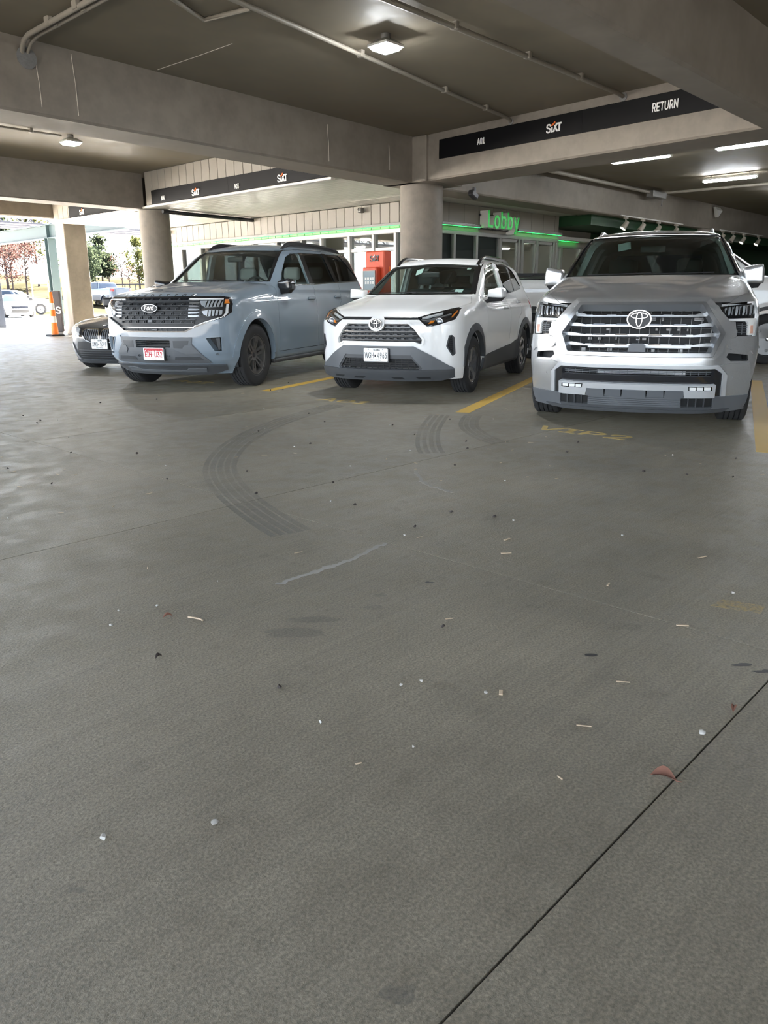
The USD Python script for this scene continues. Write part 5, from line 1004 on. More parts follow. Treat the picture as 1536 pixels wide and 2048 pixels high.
        put('lamp_rear', panel(b, poly((5.05, 1.02), (5.02, 1.40), (5.22, 1.40), (5.28, 1.02)), 'x', .006, .02, .06, s), 'lens_red', car)
        ys = np.linspace(2.55, 4.85, 18); pr = b.cast(np.stack([np.full(18, s * .62), ys], 1), 'z'); pr[:, 2] += np.r_[-.01, .028, .042, np.full(12, .045), .038, .02, -.01]
        put('roof_rail', tube(pr, .026, 8), 'trim_black', car, smooth=40); pr2 = pr.copy(); pr2[:, 2] -= .03; put('roof_rail_base', tube(pr2, .022, 6), 'trim_black', car)
        arch = Point(.96, .42).buffer(.56, 32).difference(Point(.96, .42).buffer(.477, 32)).intersection(shapely.box(.3, .42, 1.62, 1.1))
        P('wheel_arch_flare', arch, 'paint_blue_grey', axis='x', out=.012, thick=.03, sgn=s, res=.05)
    P('slot_grid', shapely.union_all([stroke([(-.25, z), (.25, z)], .010) for z in (.575, .600, .625)]), 'trim_black', out=-.004, thick=.02); put('slot_back', box((-.27, .22, .54), (.27, .24, .66)), 'mesh_black', car)
    P('front_lip', poly((-.84, .335), (.84, .335), (.82, .275), (.62, .205), (-.62, .205), (-.82, .275)), 'plastic_charcoal', out=.022, thick=.05)
    P('lip_step', poly((-.60, .30), (-.38, .30), (-.34, .275), (.34, .275), (.38, .30), (.60, .30), (.58, .25), (-.58, .25)), 'plastic_grey', out=.030, thick=.03)
    plate(car, b, .475, None, 'EIH-U32', 'plate_red', 'plate_red', 'COLORADO', squeeze=.62, out=.03, x=.02)
    y = b.cast([(0, 1.0)], 'y')[0][1] - .02
    ov = affinity.scale(Point(0, 0).buffer(1, 32), .118, .052); q = put('emblem', moved(upright(extrude(ov, .016), (1, 0), (0, 0, 0)), (0, y + .016, 1.040)), 'satin_silver', car, smooth=30)
    put('emblem_field', moved(upright(extrude(ov.buffer(-.008), .003), (1, 0), (0, 0, 0)), (0, y + .001, 1.040)), 'trim_black', q)
    wv, wf = words('Ford', .050, .003, True, .95); wv[:, 0] += wv[:, 1] * .25; put('emblem_word', moved(upright((wv, wf), (1, 0), (0, 0, 0)), (-.006, y - .001, 1.020)), 'chrome', q)
    for ch, x in zip('EXPEDITION', np.linspace(-.50, .50, 10)):
        lv, lf = words(ch, .026, .004, True, 2.0); lv2 = lv[:, [0, 1]] + [x, 1.183]; p = b.cast(lv2, 'y'); put('bonnet_letter', (p + b.normal(p) * (lv[:, 2:3] - .001), lf), 'paint_dark', car)
    scr = cut['screen']; band = scr.buffer(.01).difference(poly((-.77, 1.395), (.77, 1.395), (.62, 1.805), (0, 1.825), (-.62, 1.805), r=.03))
    v, f = arr(extrude(band, .004).refine_to_length(.05)); p = screen_points(b, v[:, :2]); put('screen_band', (p + b.normal(p) * (v[:, 2] - .012)[:, None], f), 'gloss_black', car)
    for s in (-1, 1):
        g = poly((.79, 1.378), (.815, 1.378), (.668, 1.85), (.640, 1.838)); g = g if s > 0 else flip(g); v, f = arr(extrude(g, .006).refine_to_length(.05)); p = screen_points(b, v[:, :2]); put('pillar_trim', (p + b.normal(p) * (v[:, 2] - .003)[:, None], f), 'gloss_black', car)
    wiper(car, b, [(.62, 1.398), (.3, 1.392), (-.05, 1.388)]); wiper(car, b, [(.0, 1.402), (-.3, 1.396), (-.64, 1.392)])
    mirror_unit(car, b, 1.13, 1.72, 1.22, .20, .20, 'gloss_black')
    interior(car, b, 'seat_grey', 'dash_black', 1.60, 1.34, .80, rows=3, lining='headliner_grey', zs=.66)
    sticker(car, b, -.50, 1.42, .06, .05)
    return car
expedition()
# ---------------------------------------------------------------- the other vehicles: simpler fields
class Plain(Body):
    ry = 3.7; r = .40
    def flare(s, y, z): return .015 * (np.exp(-((np.hypot(y - s.fy, z - s.r) - s.r - .06) / .09) ** 2) + np.exp(-((np.hypot(y - s.ry, z - s.r) - s.r - .06) / .09) ** 2))
SALOON = dict(long=4.71, high=1.45, crown=.05, k_top=.12, k_front=.12, k_join=.06, k_pillar=.10, k_roof=.13, fy=.80, ry=3.65, r=.335,
    top=[(0, .66), (.1, .71), (.35, .79), (.9, .90), (1.5, .96), (2.2, .95), (4.0, 1.0), (4.71, .96)], nose=[(.05, .2), (.2, .07), (.35, .01), (.55, 0), (.7, .03), (.8, .12), (1, .35), (2, .6)],
    plan=[(0, 0), (.3, .02), (.5, .08), (.65, .17), (.78, .30), (.86, .45), (.92, .65), (1.2, 1.4)], tail=[(0, 4.5), (.5, 4.70), (.9, 4.66), (1.4, 4.4)],
    side=[(.05, .84), (.25, .88), (.5, .905), (.7, .905), (.9, .86), (1.0, .80), (2, .4)], taper=[(0, -.05), (.7, 0), (3.6, 0), (4.7, -.08)], belly=[(0, .13), (.6, .16), (4, .18), (4.71, .3)],
    roof=[(1, 1.3), (2.0, 1.41), (2.5, 1.44), (3.2, 1.42), (4, 1.3), (4.7, 1.1)], rcrown=.04, screen=[(1.40, .96), (2.20, 1.40)], wrap=.16, backlight=[(4.25, 1.0), (3.45, 1.40)], tumble=[(.80, .96), (.58, 1.40)])
SUV = dict(long=4.85, high=1.78, crown=.04, k_top=.10, k_front=.10, k_join=.05, k_pillar=.09, k_roof=.10, fy=.95, ry=3.85, r=.385,
    top=[(0, 1.0), (.2, 1.06), (.6, 1.12), (1.4, 1.20), (2, 1.16), (4.85, 1.18)], nose=[(.1, .12), (.3, .03), (.6, 0), (.9, .01), (1.05, .06), (1.2, .2), (2, .4)], plan=[(0, 0), (.4, .03), (.6, .10), (.8, .24), (.92, .42), (1.2, 1.2)],
    tail=[(0, 4.65), (.5, 4.84), (1.1, 4.82), (2, 4.6)], side=[(.1, .88), (.35, .93), (.8, .95), (1.1, .92), (1.25, .86), (2, .5)], taper=[(0, -.04), (.7, 0), (4, 0), (4.85, -.05)], belly=[(0, .2), (1, .26), (4.85, .34)],
    roof=[(1, 1.55), (2.1, 1.70), (2.8, 1.755), (4.0, 1.74), (4.9, 1.66)], rcrown=.03, screen=[(1.45, 1.18), (2.1, 1.66)], wrap=.14, backlight=[(4.80, 1.1), (4.5, 1.66)], tumble=[(.88, 1.14), (.68, 1.68)])
TRUCK = dict(long=6.3, high=2.06, crown=.03, k_top=.10, k_front=.10, k_join=.05, k_pillar=.09, k_roof=.12, fy=1.02, ry=5.08, r=.42,
    top=[(0, 1.28), (.2, 1.36), (.8, 1.45), (1.7, 1.50), (2.2, 1.48), (6.3, 1.54)], nose=[(.1, .14), (.4, .02), (.7, 0), (1.2, .02), (1.4, .12), (2, .3)], plan=[(0, 0), (.5, .03), (.75, .12), (.9, .26), (1.0, .45), (1.3, 1.2)],
    tail=[(0, 6.2), (.5, 6.3), (1.5, 6.29), (2, 6.2)], side=[(.1, .94), (.4, .99), (.9, 1.01), (1.3, .99), (1.5, .95), (2, .6)], taper=[(0, -.04), (.7, 0), (6.3, 0)], belly=[(0, .36), (1, .46), (6.3, .5)],
    roof=[(1, 1.85), (2.3, 1.98), (3, 2.03), (3.8, 2.02), (4.4, 1.95)], rcrown=.03, screen=[(1.12, 1.46), (1.82, 1.95)], wrap=.15, backlight=[(4.42, 1.45), (4.25, 1.95)], tumble=[(.92, 1.42), (.74, 1.98)])
def place_view(xv, d, a):
    g = math.radians(GRID); return (math.sin(g) * xv + math.cos(g) * d, -math.cos(g) * xv + math.sin(g) * d), GRID - a - 90
def plain_car(kind, name, label, cat, loc, yaw, paint, z=0., detail=.07, glass='glass_tint', group=None):
    k = dict(saloon=SALOON, suv=SUV, truck=TRUCK)[kind]; b = Plain(**k); car = thing(name, label, cat, (*loc, z), yaw, group); m = solid(b, detail); hs = []
    for y in (k['fy'], k['ry']):
        for s in (-1, 1): hs.append(Manifold.cylinder(.4, k['r'] + .065, k['r'] + .065, 40).rotate((0, 90, 0)).translate((.66 if s > 0 else -1.06, y, k['r'])))
    body = m - Manifold.batch_boolean(hs, __import__('manifold3d').OpType.Add)
    if kind == 'truck': body = body - man(cbox((-.84, 4.55, .9), (.84, 6.22, 2.0), .03))
    put_skin('body', body, paint, car, b)
    z0, z1 = b.tumble[0][1] + .02, b.tumble[1][1] - .05; (ya, za), (yb, zb) = b.screen; (yc, zc), (yd, zd) = b.backlight
    fr = lambda z: ya + (z - za) * (yb - ya) / (zb - za) + .42; bk = lambda z: yc + (z - zc) * (yd - yc) / (zd - zc) - .22
    n = 2 if kind != 'suv' else 3; e = np.linspace(0, 1, n + 1)
    for i in range(n):
        q = lambda t, z: fr(z) + (bk(z) - fr(z)) * t
        g = Polygon([(q(e[i] + .03, z0), z0), (q(e[i + 1] - .03, z0), z0), (q(e[i + 1] - .03, z1), z1), (q(e[i] + .03, z1), z1)])
        for s in (-1, 1): put('side_window', panel(b, g, 'x', .003 + detail * .3, .01 + detail * .3, .15, s), 'window_dark', car, smooth=20)
    g = Polygon([(-b.tumble[0][0] + .12, za + .03), (b.tumble[0][0] - .12, za + .03), (b.tumble[1][0] - .09, zb - .04), (-b.tumble[1][0] + .09, zb - .04)])
    v, f = arr(extrude(g, .01).refine_to_length(.1)); p = screen_points(b, v[:, :2]); nn = b.normal(p); put('windscreen', (p + nn * (v[:, 2] - .006 + detail * .15)[:, None], f), 'window_dark', car, smooth=20)
    for y in (k['fy'], k['ry']):
        for s in (-1, 1): wheel(car, s * (b.side(.5) - .14), y, k['r'], .24, k['r'] * .66, 'holes' if kind == 'truck' else 'blade', s, rim_mat='disc_steel' if kind == 'truck' else 'rim_silver')
    w = float(b.side(.7)); zt = float(b.top(.3))
    for s in (-1, 1):
        L = poly((w * .62, zt - .20), (w * .95, zt - .16), (w * .97, zt - .05), (w * .66, zt - .07)); put('headlight', panel(b, L if s > 0 else flip(L), 'y', .006, .02, .08), 'lamp_reflector', car)
        put('tail_lamp', panel(b, poly((w * .70, zt - .15), (w * .96, zt - .15), (w * .96, zt + .05), (w * .72, zt + .05)) if s > 0 else flip(poly((w * .70, zt - .15), (w * .96, zt - .15), (w * .96, zt + .05), (w * .72, zt + .05))), 'r', .006, .02, .08), 'lens_red', car)
        put('door_mirror', rbox((s * (w + .10) - .10, ya + .15, z0 + .02), (s * (w + .10) + .10, ya + .30, z0 + .20), .05), 'trim_black', car, smooth=40)
    put('grille', panel(b, poly((-w * .5, zt - .22), (w * .5, zt - .22), (w * .55, zt - .08), (-w * .55, zt - .08)), 'y', .006, .02, .08), 'gloss_black', car)
    put('lower_grille', panel(b, poly((-w * .6, .30 + (.15 if kind == 'truck' else 0)), (w * .6, .30 + (.15 if kind == 'truck' else 0)), (w * .55, .48), (-w * .55, .48)), 'y', .006, .02, .08), 'mesh_black', car)
    return car, b
pbr('window_dark', (.02, .03, .045), rough=.15, spec=.25)
# dark grey saloon beside the blue-grey SUV
def saloon():
    loc, yaw = place_view(-4.56, 12.72, 18.5)
    car, b = plain_car('saloon', 'saloon_car', 'dark grey saloon with twin kidney grille half hidden by the blue-grey SUV', 'car', loc, yaw, 'paint_graphite', 0, .035)
    b0 = b
    for s in (-1, 1):
        F = (lambda g: g) if s > 0 else flip
        kid = poly((.020, .500), (.030, .640), (.060, .665), (.300, .672), (.350, .640), (.345, .585), (.290, .520), (.20, .490), r=.02)
        k = put('kidney_grille', panel(b, F(kid.buffer(.014).difference(kid)), 'y', .020, .04, .03), 'chrome', car, smooth=25); put('kidney_mesh', panel(b, F(kid), 'y', .006, .02, .04), 'gloss_black', k)
        put('kidney_bar', panel(b, F(shapely.union_all([stroke([(x, .50), (x - .008, .665)], .014) for x in np.arange(.06, .33, .042)]).intersection(kid)), 'y', .016, .02, .04), 'plastic_grey', k, kind='stuff')
        lamp = poly((.44, .590), (.46, .680), (.60, .720), (.80, .750), (.85, .70), (.80, .640), (.62, .600)); h = put('main_headlight', panel(b, F(lamp), 'y', .010, .03, .03), 'lamp_reflector', car, smooth=25); put('lamp_cover', panel(b, F(lamp.buffer(.008)), 'y', .014, .004, .04), 'lamp_glass', h)
        put('side_intake', panel(b, F(poly((.60, .20), (.74, .22), (.84, .44), (.80, .47), (.72, .40))), 'y', .006, .02, .04), 'gloss_black', car)
        put('intake_blade', panel(b, F(poly((.50, .20), (.57, .20), (.76, .45), (.70, .46))), 'y', .018, .03, .04), 'satin_silver', car)
    put('lower_intake', panel(b, poly((-.50, .21), (.50, .21), (.56, .32), (.40, .385), (-.40, .385), (-.56, .32)), 'y', .008, .02, .05), 'mesh_black', car)
    put('intake_slat', panel(b, shapely.union_all([stroke([(-.48, z), (.48, z)], .010) for z in (.245, .28, .315, .35)]), 'y', .016, .012, .06), 'plastic_charcoal', car, kind='stuff')
    put('splitter', panel(b, poly((-.70, .15), (.70, .15), (.72, .195), (-.72, .195)), 'y', .02, .04, .05), 'plastic_charcoal', car)
    plate(car, b, .455, 'TEXAS', 'XMD• 5099', 'plate_ink', sub='The Lone Star State', squeeze=.50, out=.03)
    c = b.cast([(0, .725)], 'y')[0]; put('badge', moved(lathe([(.001, .0), (.038, .0), (.038, .008), (.001, .012)], 24, 'z'), c + [0, .03, .012]), 'chrome', car)
    mirror_unit(car, b, 1.02, 1.55, .90, .18, .14, 'paint_graphite')
pbr('paint_graphite', (.045, .05, .055), rough=.25, metal=.5, coat=1., coat_roughness=.03)
saloon()
# white crew-cab pickup standing across, behind the silver SUV
def pickup():
    (fx, fy), (rx, ry) = (14.33, 4.51), (12.92, 8.32); d = np.array([rx - fx, ry - fy]); d /= np.linalg.norm(d); lat = np.array([d[1], -d[0]])   # lat: local x for a car whose back axis is d
    yaw = math.degrees(math.atan2(lat[1], lat[0])); s = -1 if lat @ np.array([-1, .0]) > 0 else 1
    side = np.array([1., 0]) @ lat; near = -lat if side > 0 else lat
    nose = np.array([fx, fy]) - d * 1.02 - near * .92
    car, b = plain_car('truck', 'pickup_truck', 'white crew-cab pickup standing across behind the silver SUV', 'pickup truck', nose, yaw, 'paint_white', 0, .05)
    for q in (-1, 1):
        put('bed_rail', panel(b, poly((4.5, 1.44), (4.5, 1.56), (6.28, 1.585), (6.28, 1.46)), 'x', .018, .04, .1, q), 'trim_black', car)
        put('belt_trim', panel(b, stroke([(1.4, 1.435), (4.35, 1.455)], .022), 'x', .012, .02, .1, q), 'chrome', car); put('belt_trim', panel(b, stroke([(1.4, 1.355), (4.35, 1.375)], .016), 'x', .010, .02, .1, q), 'lens_red', car)
        put('wheel_arch_trim', panel(b, Point(1.02, .42).buffer(.545, 24).difference(Point(1.02, .42).buffer(.488, 24)).intersection(shapely.box(.3, .45, 2, 1.2)), 'x', .02, .04, .06, q), 'trim_black', car); put('wheel_arch_trim', panel(b, Point(5.08, .42).buffer(.545, 24).difference(Point(5.08, .42).buffer(.488, 24)).intersection(shapely.box(4.3, .5, 6, 1.2)), 'x', .02, .04, .06, q), 'trim_black', car)
        for y in (2.75, 3.75):
            c = b.cast([(y, 1.22)], 'x', q)[0]; put('door_handle', rbox((min(c[0], c[0] + q * .03), y - .11, 1.2), (max(c[0], c[0] + q * .03), y + .11, 1.24), .014), 'chrome', car)
        e = np.array([(.945, 1.30, 1.50), (.88, 1.52, 1.67), (.79, 1.84, 1.91), (.76, 2.15, 1.97)]) * [q, 1, 1]; put('pillar_strip', tube(e, .018, 6), 'chrome', car)
    return car
pickup()
# cars out in the sunlit yard
def yard(kind, name, label, px, d, a, paint, z=0.):
    loc, yaw = place_view((px - 768) / 1541 * (.963 * d + .2), d, a); return plain_car(kind, name, label, 'car', loc, yaw, paint, z, .06)
yard('suv', 'parked_suv', 'white SUV seen side-on in the sunlit yard at the far left', 112, 60.0, -112, 'paint_white')
yard('saloon', 'parked_saloon', 'silver saloon in the sunlit yard in front of the white SUV', 44, 50.5, -35, 'paint_silver')
yard('suv', 'parked_suv', 'dark blue SUV cut by the left edge in the sunlit yard', -118, 52.0, 62, 'paint_navy')
yard('truck', 'parked_pickup', 'dark pickup in the yard between the square column and the round column', 170, 70.0, 130, 'paint_navy', .45)
yard('saloon', 'parked_saloon', 'white saloon in the yard just over the blue-grey SUV bonnet', 214, 55.0, 60, 'paint_white', .0)
# ---------------------------------------------------------------- the sunlit yard, hill, trees and steelwork
mat('dry_grass', {'g': ('geometry', {}), 'n': ('noise_texture', dict(scale=.25, detail=6.)), 'r': ('rgb_ramp', dict(ramp=[(.35, (.022, .021, .013)), (.55, (.046, .038, .024)), (.72, (.034, .024, .018))])), 'p': ('principled_bsdf', dict(roughness=.9, specular_ior_level=.0))}, [('g.position', 'n.vector'), ('n.fac', 'r.fac'), ('r.color', 'p.base_color')], surface='p.BSDF')
concrete('asphalt', (.11, .108, .104), (.16, .157, .15), .5, (.7, .9), .3, 0., 40.)
put('road', box((-150, -150, -.3), (-3.5, 26.2, -.03)), 'asphalt', None, label='dark asphalt driveway beside the garage', cat='road', kind='structure')
put('ground', join(box((-150, 26.2, -.3), (250, 300, -.03)), box((46, -150, -.3), (250, 26.2, -.03)), box((-3.5, -150, -.3), (46, -22, -.03))), 'yard_paving', None, label='pale sunlit concrete yard outside the garage', cat='ground', kind='structure')
put('trim_3', cbox((-3.5, 26.1, -.1), (46, 26.4, .02), .01), 'yard_paving', None, label='low pale kerb along the garage edge', cat='kerb', kind='structure')
def hill():
    g = math.radians(GRID); nx, ny = 90, 40; xs = np.linspace(-110, 60, nx); ds = np.linspace(58, 150, ny); X, D = np.meshgrid(xs, ds, indexing='ij')
    rise = np.clip((D - 62) / 42, 0, 1); rise = rise * rise * (3 - 2 * rise); H = -.3 + .62 * np.clip((D - 58) / 6, 0, 1) + rise * (3.4 - .035 * (X + 40)) + (meshkit.fbm(np.stack([X * .12, D * .12, 0 * X], -1), 4) - .5) * .9 * rise
    W = np.stack([math.sin(g) * X + math.cos(g) * D, -math.cos(g) * X + math.sin(g) * D, H], -1).reshape(-1, 3)
    i, j = np.meshgrid(np.arange(nx - 1), np.arange(ny - 1), indexing='ij'); k = (i * ny + j).ravel(); F = np.stack([k, k + ny, k + ny + 1, k + 1], 1)
    put('hill', (W, F), 'dry_grass', None, smooth=True, label='grassy bank rising behind the yard', cat='hill', kind='structure')
    return lambda x, d: float(-.3 + .62 * min(max((d - 58) / 6, 0), 1) + (lambda r: r * r * (3 - 2 * r))(min(max((d - 62) / 42, 0), 1)) * (3.4 - .035 * (x + 40)))
HZ = hill()
def leafmat(name, c, t): mat(name, {'i': ('geometry', {}), 'h': ('hsv', dict(color=c)), 'mr': ('map_range', dict(to_min=.7, to_max=1.3)), 'd': ('diffuse_bsdf', {}), 't': ('translucent_bsdf', dict(color=t)), 'm': ('mix_closure', dict(fac=.35))}, [('i.random_per_island', 'mr.value'), ('mr.result', 'h.value'), ('h.color', 'd.color'), ('d.BSDF', 'm.closure1'), ('t.BSDF', 'm.closure2')], surface='m.closure')
leafmat('leaf_pine', (.026, .034, .024), (.045, .055, .03)); leafmat('leaf_yellow', (.10, .105, .04), (.15, .16, .06)); leafmat('leaf_green', (.045, .06, .040), (.075, .095, .055)); leafmat('leaf_russet', (.085, .045, .040), (.12, .07, .06)); pbr('bark', (.04, .03, .026), rough=.9)
def tree(px, d, h, w, leaf, label, n=1500, seed=1, bare=.35, pine=False, size=.16):
    r = np.random.default_rng(seed); xv = (px - 768) / 1541 * (.963 * d + .2); g = math.radians(GRID); x, y = math.sin(g) * xv + math.cos(g) * d, -math.cos(g) * xv + math.sin(g) * d; z = HZ(xv, d) - .15
    t = thing('tree', label, 'tree', (x, y, z)); bend = r.normal(0, .02 * h, 2)
    tr = [np.array([bend[0] * q * q, bend[1] * q * q, h * q]) for q in np.linspace(0, .92, 8)]; put('trunk', tube(tr, np.linspace(.035 * h * .55, .012, 8), 8), 'bark', t, smooth=40)
    br, tips = [], []
    for k in range(26 if not pine else 30):
        q = r.uniform(bare, .95); o = np.array([bend[0] * q * q, bend[1] * q * q, h * q]); a = r.uniform(0, 2 * math.pi); reach = w * (1.05 - q if pine else math.sin(math.pi * min(1, (q - bare) / (1 - bare) * .8 + .18))) * r.uniform(.6, 1)
        e = o + np.array([math.cos(a) * reach, math.sin(a) * reach, (reach * .10 if pine else reach * .7)]); m = (o + e) / 2 + [0, 0, -.06 * reach if pine else .05 * reach]; br.append(tube([o, m, e], [.022 * h * .3, .014 * h * .3, .006], 5)); tips += [m, e, (m + e) / 2]
    put('branch', join(*br), 'bark', t, kind='stuff')
    tips = np.array(tips); c = tips[r.integers(0, len(tips), n)] + r.normal(0, 1, (n, 3)) * np.array([.10, .10, .045 if pine else .10]) * w * 1.3; u = r.normal(0, 1, (n, 3)); u /= np.linalg.norm(u, axis=1)[:, None]; v = np.cross(u, r.normal(0, 1, (n, 3))); v /= np.linalg.norm(v, axis=1)[:, None]; s = size * r.uniform(.6, 1.3, (n, 1))
    V = np.stack([c - u * s, c + v * s * .5, c + u * s, c - v * s * .5], 1).reshape(-1, 3); put('foliage', (V, np.arange(4 * n).reshape(-1, 4)), leaf, t, smooth=False, kind='stuff')
tree(24, 84, 7.6, 2.6, 'leaf_pine', 'tall green pine at the far left edge, behind the russet trees', 2600, 1, .35, True)
tree(34, 74, 5.0, 1.9, 'leaf_russet', 'russet tree with sparse leaves, left of two in the yard', 1500, 2, .25, size=.11); tree(61, 80, 5.2, 2.0, 'leaf_russet', 'russet tree with sparse leaves, right of two beside the sign board', 1500, 3, .25, size=.11)
tree(86, 88, 7.0, 2.6, 'leaf_yellow', 'yellow-green tree behind the teal steel post', 2400, 4, .35); tree(176, 80, 4.8, 2.1, 'leaf_green', 'rounded green tree just right of the square column', 3000, 5, .2); tree(194, 89, 4.0, 1.7, 'leaf_green', 'lower green tree beside the dark pines', 2200, 6, .2)
tree(213, 90, 5.6, 2.2, 'leaf_pine', 'dark layered pine, the taller one seen between the columns', 2000, 7, .25, True); tree(226, 88, 3.8, 2.2, 'leaf_pine', 'lower dark pine leaning right, seen between the columns', 1400, 8, .3, True)
tree(252, 84, 3.4, 1.5, 'leaf_russet', 'small bare tree right of the dark pines', 260, 9, .35, size=.08); tree(266, 80, 2.8, 1.3, 'leaf_russet', 'small bare tree nearest the round column', 220, 10, .35, size=.08); tree(286, 84, 5.4, 1.6, 'leaf_yellow', 'yellow-green tree partly behind the rear round column', 1800, 11, .2)
def from_view(px, d): xv = (px - 768) / 1541 * (.963 * d + .2); g = math.radians(GRID); return math.sin(g) * xv + math.cos(g) * d, -math.cos(g) * xv + math.sin(g) * d
pbr('teal_paint', (.022, .038, .038), rough=.5); pbr('steel_blue', (.010, .015, .026), rough=.5, metal=.3); pbr('truss_paint', (.020, .021, .032), rough=.5); pbr('board_grey', (.09, .105, .115), rough=.6); pbr('cone_orange', (.85, .20, .02), rough=.5); pbr('cone_white', (.75, .75, .73), rough=.5)
t = thing('steel_canopy', 'teal steel canopy beam with its post outside the garage', 'canopy frame', (15.3, 33.8, 0))
put('post', join(cbox((-.17, -.17, 0), (.17, -.13, 3.6), .005), cbox((-.17, .13, 0), (.17, .17, 3.6), .005), cbox((-.02, -.14, 0), (.02, .14, 3.6), .005)), 'teal_paint', t)
put('canopy_beam', join(cbox((-.14, -7.6, 3.58), (.14, 6, 3.62), .005), cbox((-.14, -7.6, 4.10), (.14, 6, 4.14), .005), box((-.015, -7.6, 3.6), (.015, 6, 4.12))), 'teal_paint', t); put('stiffener', cbox((-.14, -.06, 3.6), (.14, -.03, 4.12), .004), 'teal_paint', t)
t = thing('roof_truss', 'dark lattice truss of a canopy outside, above the trees', 'truss', (10, 40, 0))
for k, (y, z) in enumerate(((0, 4.66), (1.2, 4.66), (2.4, 4.66))): put('chord', tube([(-24, y, z), (30, y, z)], .075, 8), 'truss_paint', t)
for y in (.6, 1.8): put('chord', tube([(-24, y, 5.55), (30, y, 5.55)], .075, 8), 'truss_paint', t)
web = []
for k in range(36):
    x = -24 + k * 1.5
    for y in (.6, 1.8):
        for q, s in ((-.6, 0), (.6, 0)): web += [tube([(x, y + q, 4.66), (x + .75, y, 5.55)], .040, 5), tube([(x + .75, y, 5.55), (x + 1.5, y + q, 4.66)], .040, 5)]
put('web_rod', join(*web), 'truss_paint', t, kind='stuff')
for x in (-20, 24): put('truss_leg', tube([(x, 1.2, -.03), (x, 1.2, 4.66)], .12, 12), 'truss_paint', t)
x, y = from_view(2, 34.0); put('steel_post', moved(cbox((-.16, -.16, -.03), (.16, .16, 4.3), .01), (x, y, 0)), 'steel_blue', None, label='dark blue steel post at the left edge of the view', cat='post')
x, y = from_view(88, 46.0); t = thing('notice_board', 'blank grey notice board seen from behind, on two pale legs', 'notice board', (x, y, 0), GRID - 90)
put('board', cbox((-.50, -.03, 1.95), (.50, .03, 3.05), .01), 'board_grey', t); [put('leg', cbox((s * .47 - .03, .02, -.03), (s * .47 + .03, .08, 3.1), .005), 'fitting_white', t) for s in (-1, 1)]
t = thing('bollard_sign', 'dark upright sign box with a white S beside the square column', 'sign', (*from_view(120, 26.2), 0), GRID - 90 + 8)
put('sign_body', cbox((-.15, -.11, .10), (.13, .11, 1.40), .01), 'sign_dark', t); put('sign_letter', upright(words('S', .22, .008, True, .9), (1, 0), (.06, -.112, .68)), 'sign_white', t); put('sign_foot', cbox((-.10, -.08, -.03), (.10, .08, .10), .01), 'frame_grey', t)
t = thing('traffic_delineator', 'orange and white traffic delineator post beside the dark sign box', 'delineator', (*from_view(110, 25.3), -.0))
for k, (a, c, m) in enumerate(((.02, .42, 'cone_orange'), (.42, .62, 'cone_white'), (.62, .82, 'cone_orange'), (.82, 1.02, 'cone_white'), (1.02, 1.22, 'cone_orange'), (1.22, 1.36, 'cone_orange'))): put('sleeve', lathe([(.001, a), (.115 - .045 * a, a), (.115 - .045 * c, c), (.001, c)], 20), m, t, smooth=40)
put('rubber_base', cbox((-.22, -.22, 0), (.22, .22, .05), .02), 'rubber', t)
g1 = [from_view(p, 78) for p in np.linspace(150, 320, 9)]; t = thing('guard_rail', 'thin dark pipe rail along the bank between the columns', 'rail', (0, 0, 0)); put('rail_pipe', tube([(a, c, HZ(-35, 78) + 1.05) for a, c in g1], .06, 6), 'truss_paint', t); [put('rail_post', tube([(a, c, HZ(-35, 78) - .3), (a, c, HZ(-35, 78) + 1.05)], .05, 6), 'truss_paint', t) for a, c in g1]
# ---------------------------------------------------------------- small litter on the slab
pbr('chip_wood', (.50, .39, .27), rough=.8); pbr('leaf_brown', (.19, .085, .055), rough=.7); pbr('stone_pale', (.42, .40, .36), rough=.8); pbr('bark_dark', (.045, .035, .03), rough=.85)
def lay(name, label, cat, m, x, y, rz, mt, group=None): t = thing(name, label, cat, (x, y, .001), rz, group); put({'wood_chip': 'chip_body', 'twig': 'twig_stem', 'dry_leaf': 'leaf_blade', 'pebble': 'pebble_body', 'bark_bit': 'bark_body'}[name], m, mt, t, smooth=40); return t
def leaf(l, w): 
    u = np.linspace(0, 1, 9); half = w * np.sin(math.pi * u ** .8); top = np.stack([u * l, half, .004 + .012 * np.sin(u * 3) + .4 * half], 1); mid = np.stack([u * l, 0 * u, .002 + .008 * np.sin(u * 3)], 1); bot = top * [1, -1, 1]
    V = np.vstack([top, mid, bot]); F = []
    for k in range(8):
        for a, c in ((0, 9), (9, 18)): F.append([a + k, c + k, c + k + 1, a + k + 1])
    v, f = arr((V, np.array(F))); return np.vstack([v, v - [0, 0, .0012]]), np.vstack([f[:, ::-1], f + len(v)])
q = lay('dry_leaf', 'curled reddish-brown leaf lying on the floor joint at the lower right', 'leaf', leaf(.062, .021), 1.69, .68, -75, 'leaf_brown'); put('stalk', tube([(.060, 0, .003), (.075, .004, .002)], .0012, 5), 'leaf_brown', q)
lay('dry_leaf', 'small brown leaf fragment on the floor left of centre', 'leaf', leaf(.035, .007), 1.385, 2.47, -20, 'leaf_brown'); lay('dry_leaf', 'dark dry leaf curl on the rough concrete, left', 'leaf', leaf(.028, .006), 1.18, 2.18, 10, 'bark_dark')
lay('dry_leaf', 'brown leaf scrap resting in the floor joint near the right edge', 'leaf', leaf(.035, .007), 2.14, .64, 15, 'leaf_brown')
lay('twig', 'bent pale twig on the floor left of centre', 'twig', tube([(-.03, .012, .004), (0, .002, .005), (.02, -.004, .004), (.035, -.018, .004)], .003, 6), 1.46, 2.37, -50, 'chip_wood')
def chip(l, w, h=.004): return rbox((-l / 2, -w / 2, 0), (l / 2, w / 2, h), .0015, 6)
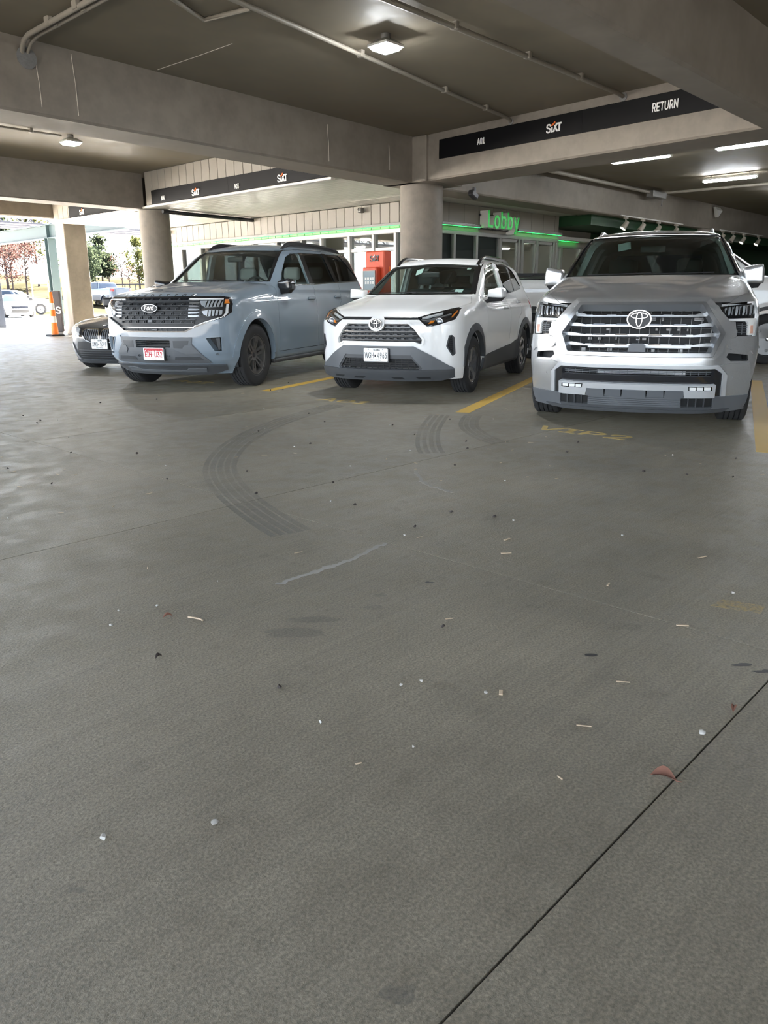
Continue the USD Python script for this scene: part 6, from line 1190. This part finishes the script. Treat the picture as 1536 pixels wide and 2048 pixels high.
for i, (x, y, l, lab) in enumerate(((2.64, 1.0, .045, 'pale wood chip lying on the floor joint at the right'), (2.89, 1.95, .05, 'pale wood chip right of the floor centre'), (3.45, 1.25, .055, 'pale wood chip out to the right of the floor'), (3.07, 2.07, .045, 'thin wood sliver right of the floor centre'), (2.84, 1.40, .04, 'short wood chip between the joint and the silver SUV'), (1.78, 1.20, .03, 'white splinter near a chipped patch of concrete'))):
    lay('wood_chip', lab, 'wood chip', chip(l, .008 + .004 * (i % 2)), x, y, -52 + 17 * i, 'chip_wood')
def stone(r, sd): rr = np.random.default_rng(sd); p = rr.normal(0, 1, (16, 3)); p /= np.linalg.norm(p, axis=1)[:, None]; p *= r * rr.uniform(.7, 1.1, (16, 1)) * [1.2, .9, .7]; p[:, 2] -= p[:, 2].min(); return arr(Manifold.hull_points(p))
lay('pebble', 'pale grey pebble alone on the lower left floor', 'pebble', stone(.009, 1), .83, 1.33, 0, 'stone_pale'); lay('pebble', 'flat concrete fragment in a pock mark, lower left', 'pebble', stone(.010, 2), .63, 1.47, 30, 'stone_pale'); lay('pebble', 'concrete crumb broken from the joint edge at the right', 'pebble', stone(.011, 3), 1.97, .66, 10, 'stone_pale')
R5 = np.random.default_rng(5)
CARS = [Polygon([(6.3, 1.8), (11.5, 3.9), (10.6, 6.3), (5.6, 4.1)]), Polygon([(6.3, 5.2), (11, 7), (10.2, 9), (5.7, 7.3)]), Polygon([(5, 7.9), (10.4, 10.3), (9.4, 12.4), (4.2, 10)])]
protos = {}
for k in range(150):
    while True:
        x, y = R5.uniform(1.2, 9.5), R5.uniform(-.5, 8.5); az = math.degrees(math.atan2(y, x)) - GRID
        if abs(az) < 27 and not any(c.contains(Point(x, y)) for c in CARS): break
    kind = ('wood_chip', 'pebble', 'bark_bit')[int(R5.choice([0, 1, 2], p=[.38, .32, .30]))]; j = (kind, k % 3)
    lab, mt = {'wood_chip': ('tiny pale wood chip scattered on the concrete floor', 'chip_wood'), 'pebble': ('tiny pale pebble scattered on the concrete floor', 'stone_pale'), 'bark_bit': ('tiny dark bark crumb scattered on the concrete floor', 'bark_dark')}[kind]; grp = {'wood_chip': 'scattered wood chips', 'pebble': 'scattered pebbles', 'bark_bit': 'scattered bark crumbs'}[kind]; rz = R5.uniform(0, 360)
    if j not in protos:
        m = {'wood_chip': lambda: chip(.018 + .012 * (k % 3), .005, .003), 'pebble': lambda: stone(.005 + .0015 * (k % 3), k), 'bark_bit': lambda: stone(.009 + .002 * (k % 3), k + 50)}[kind](); protos[j] = lay(kind, lab, {'wood_chip': 'wood chip', 'pebble': 'pebble', 'bark_bit': 'bark crumb'}[kind], m, x, y, rz, mt, grp)
    else: copy_of(protos[j], lab, (x, y, .001), rz, grp)
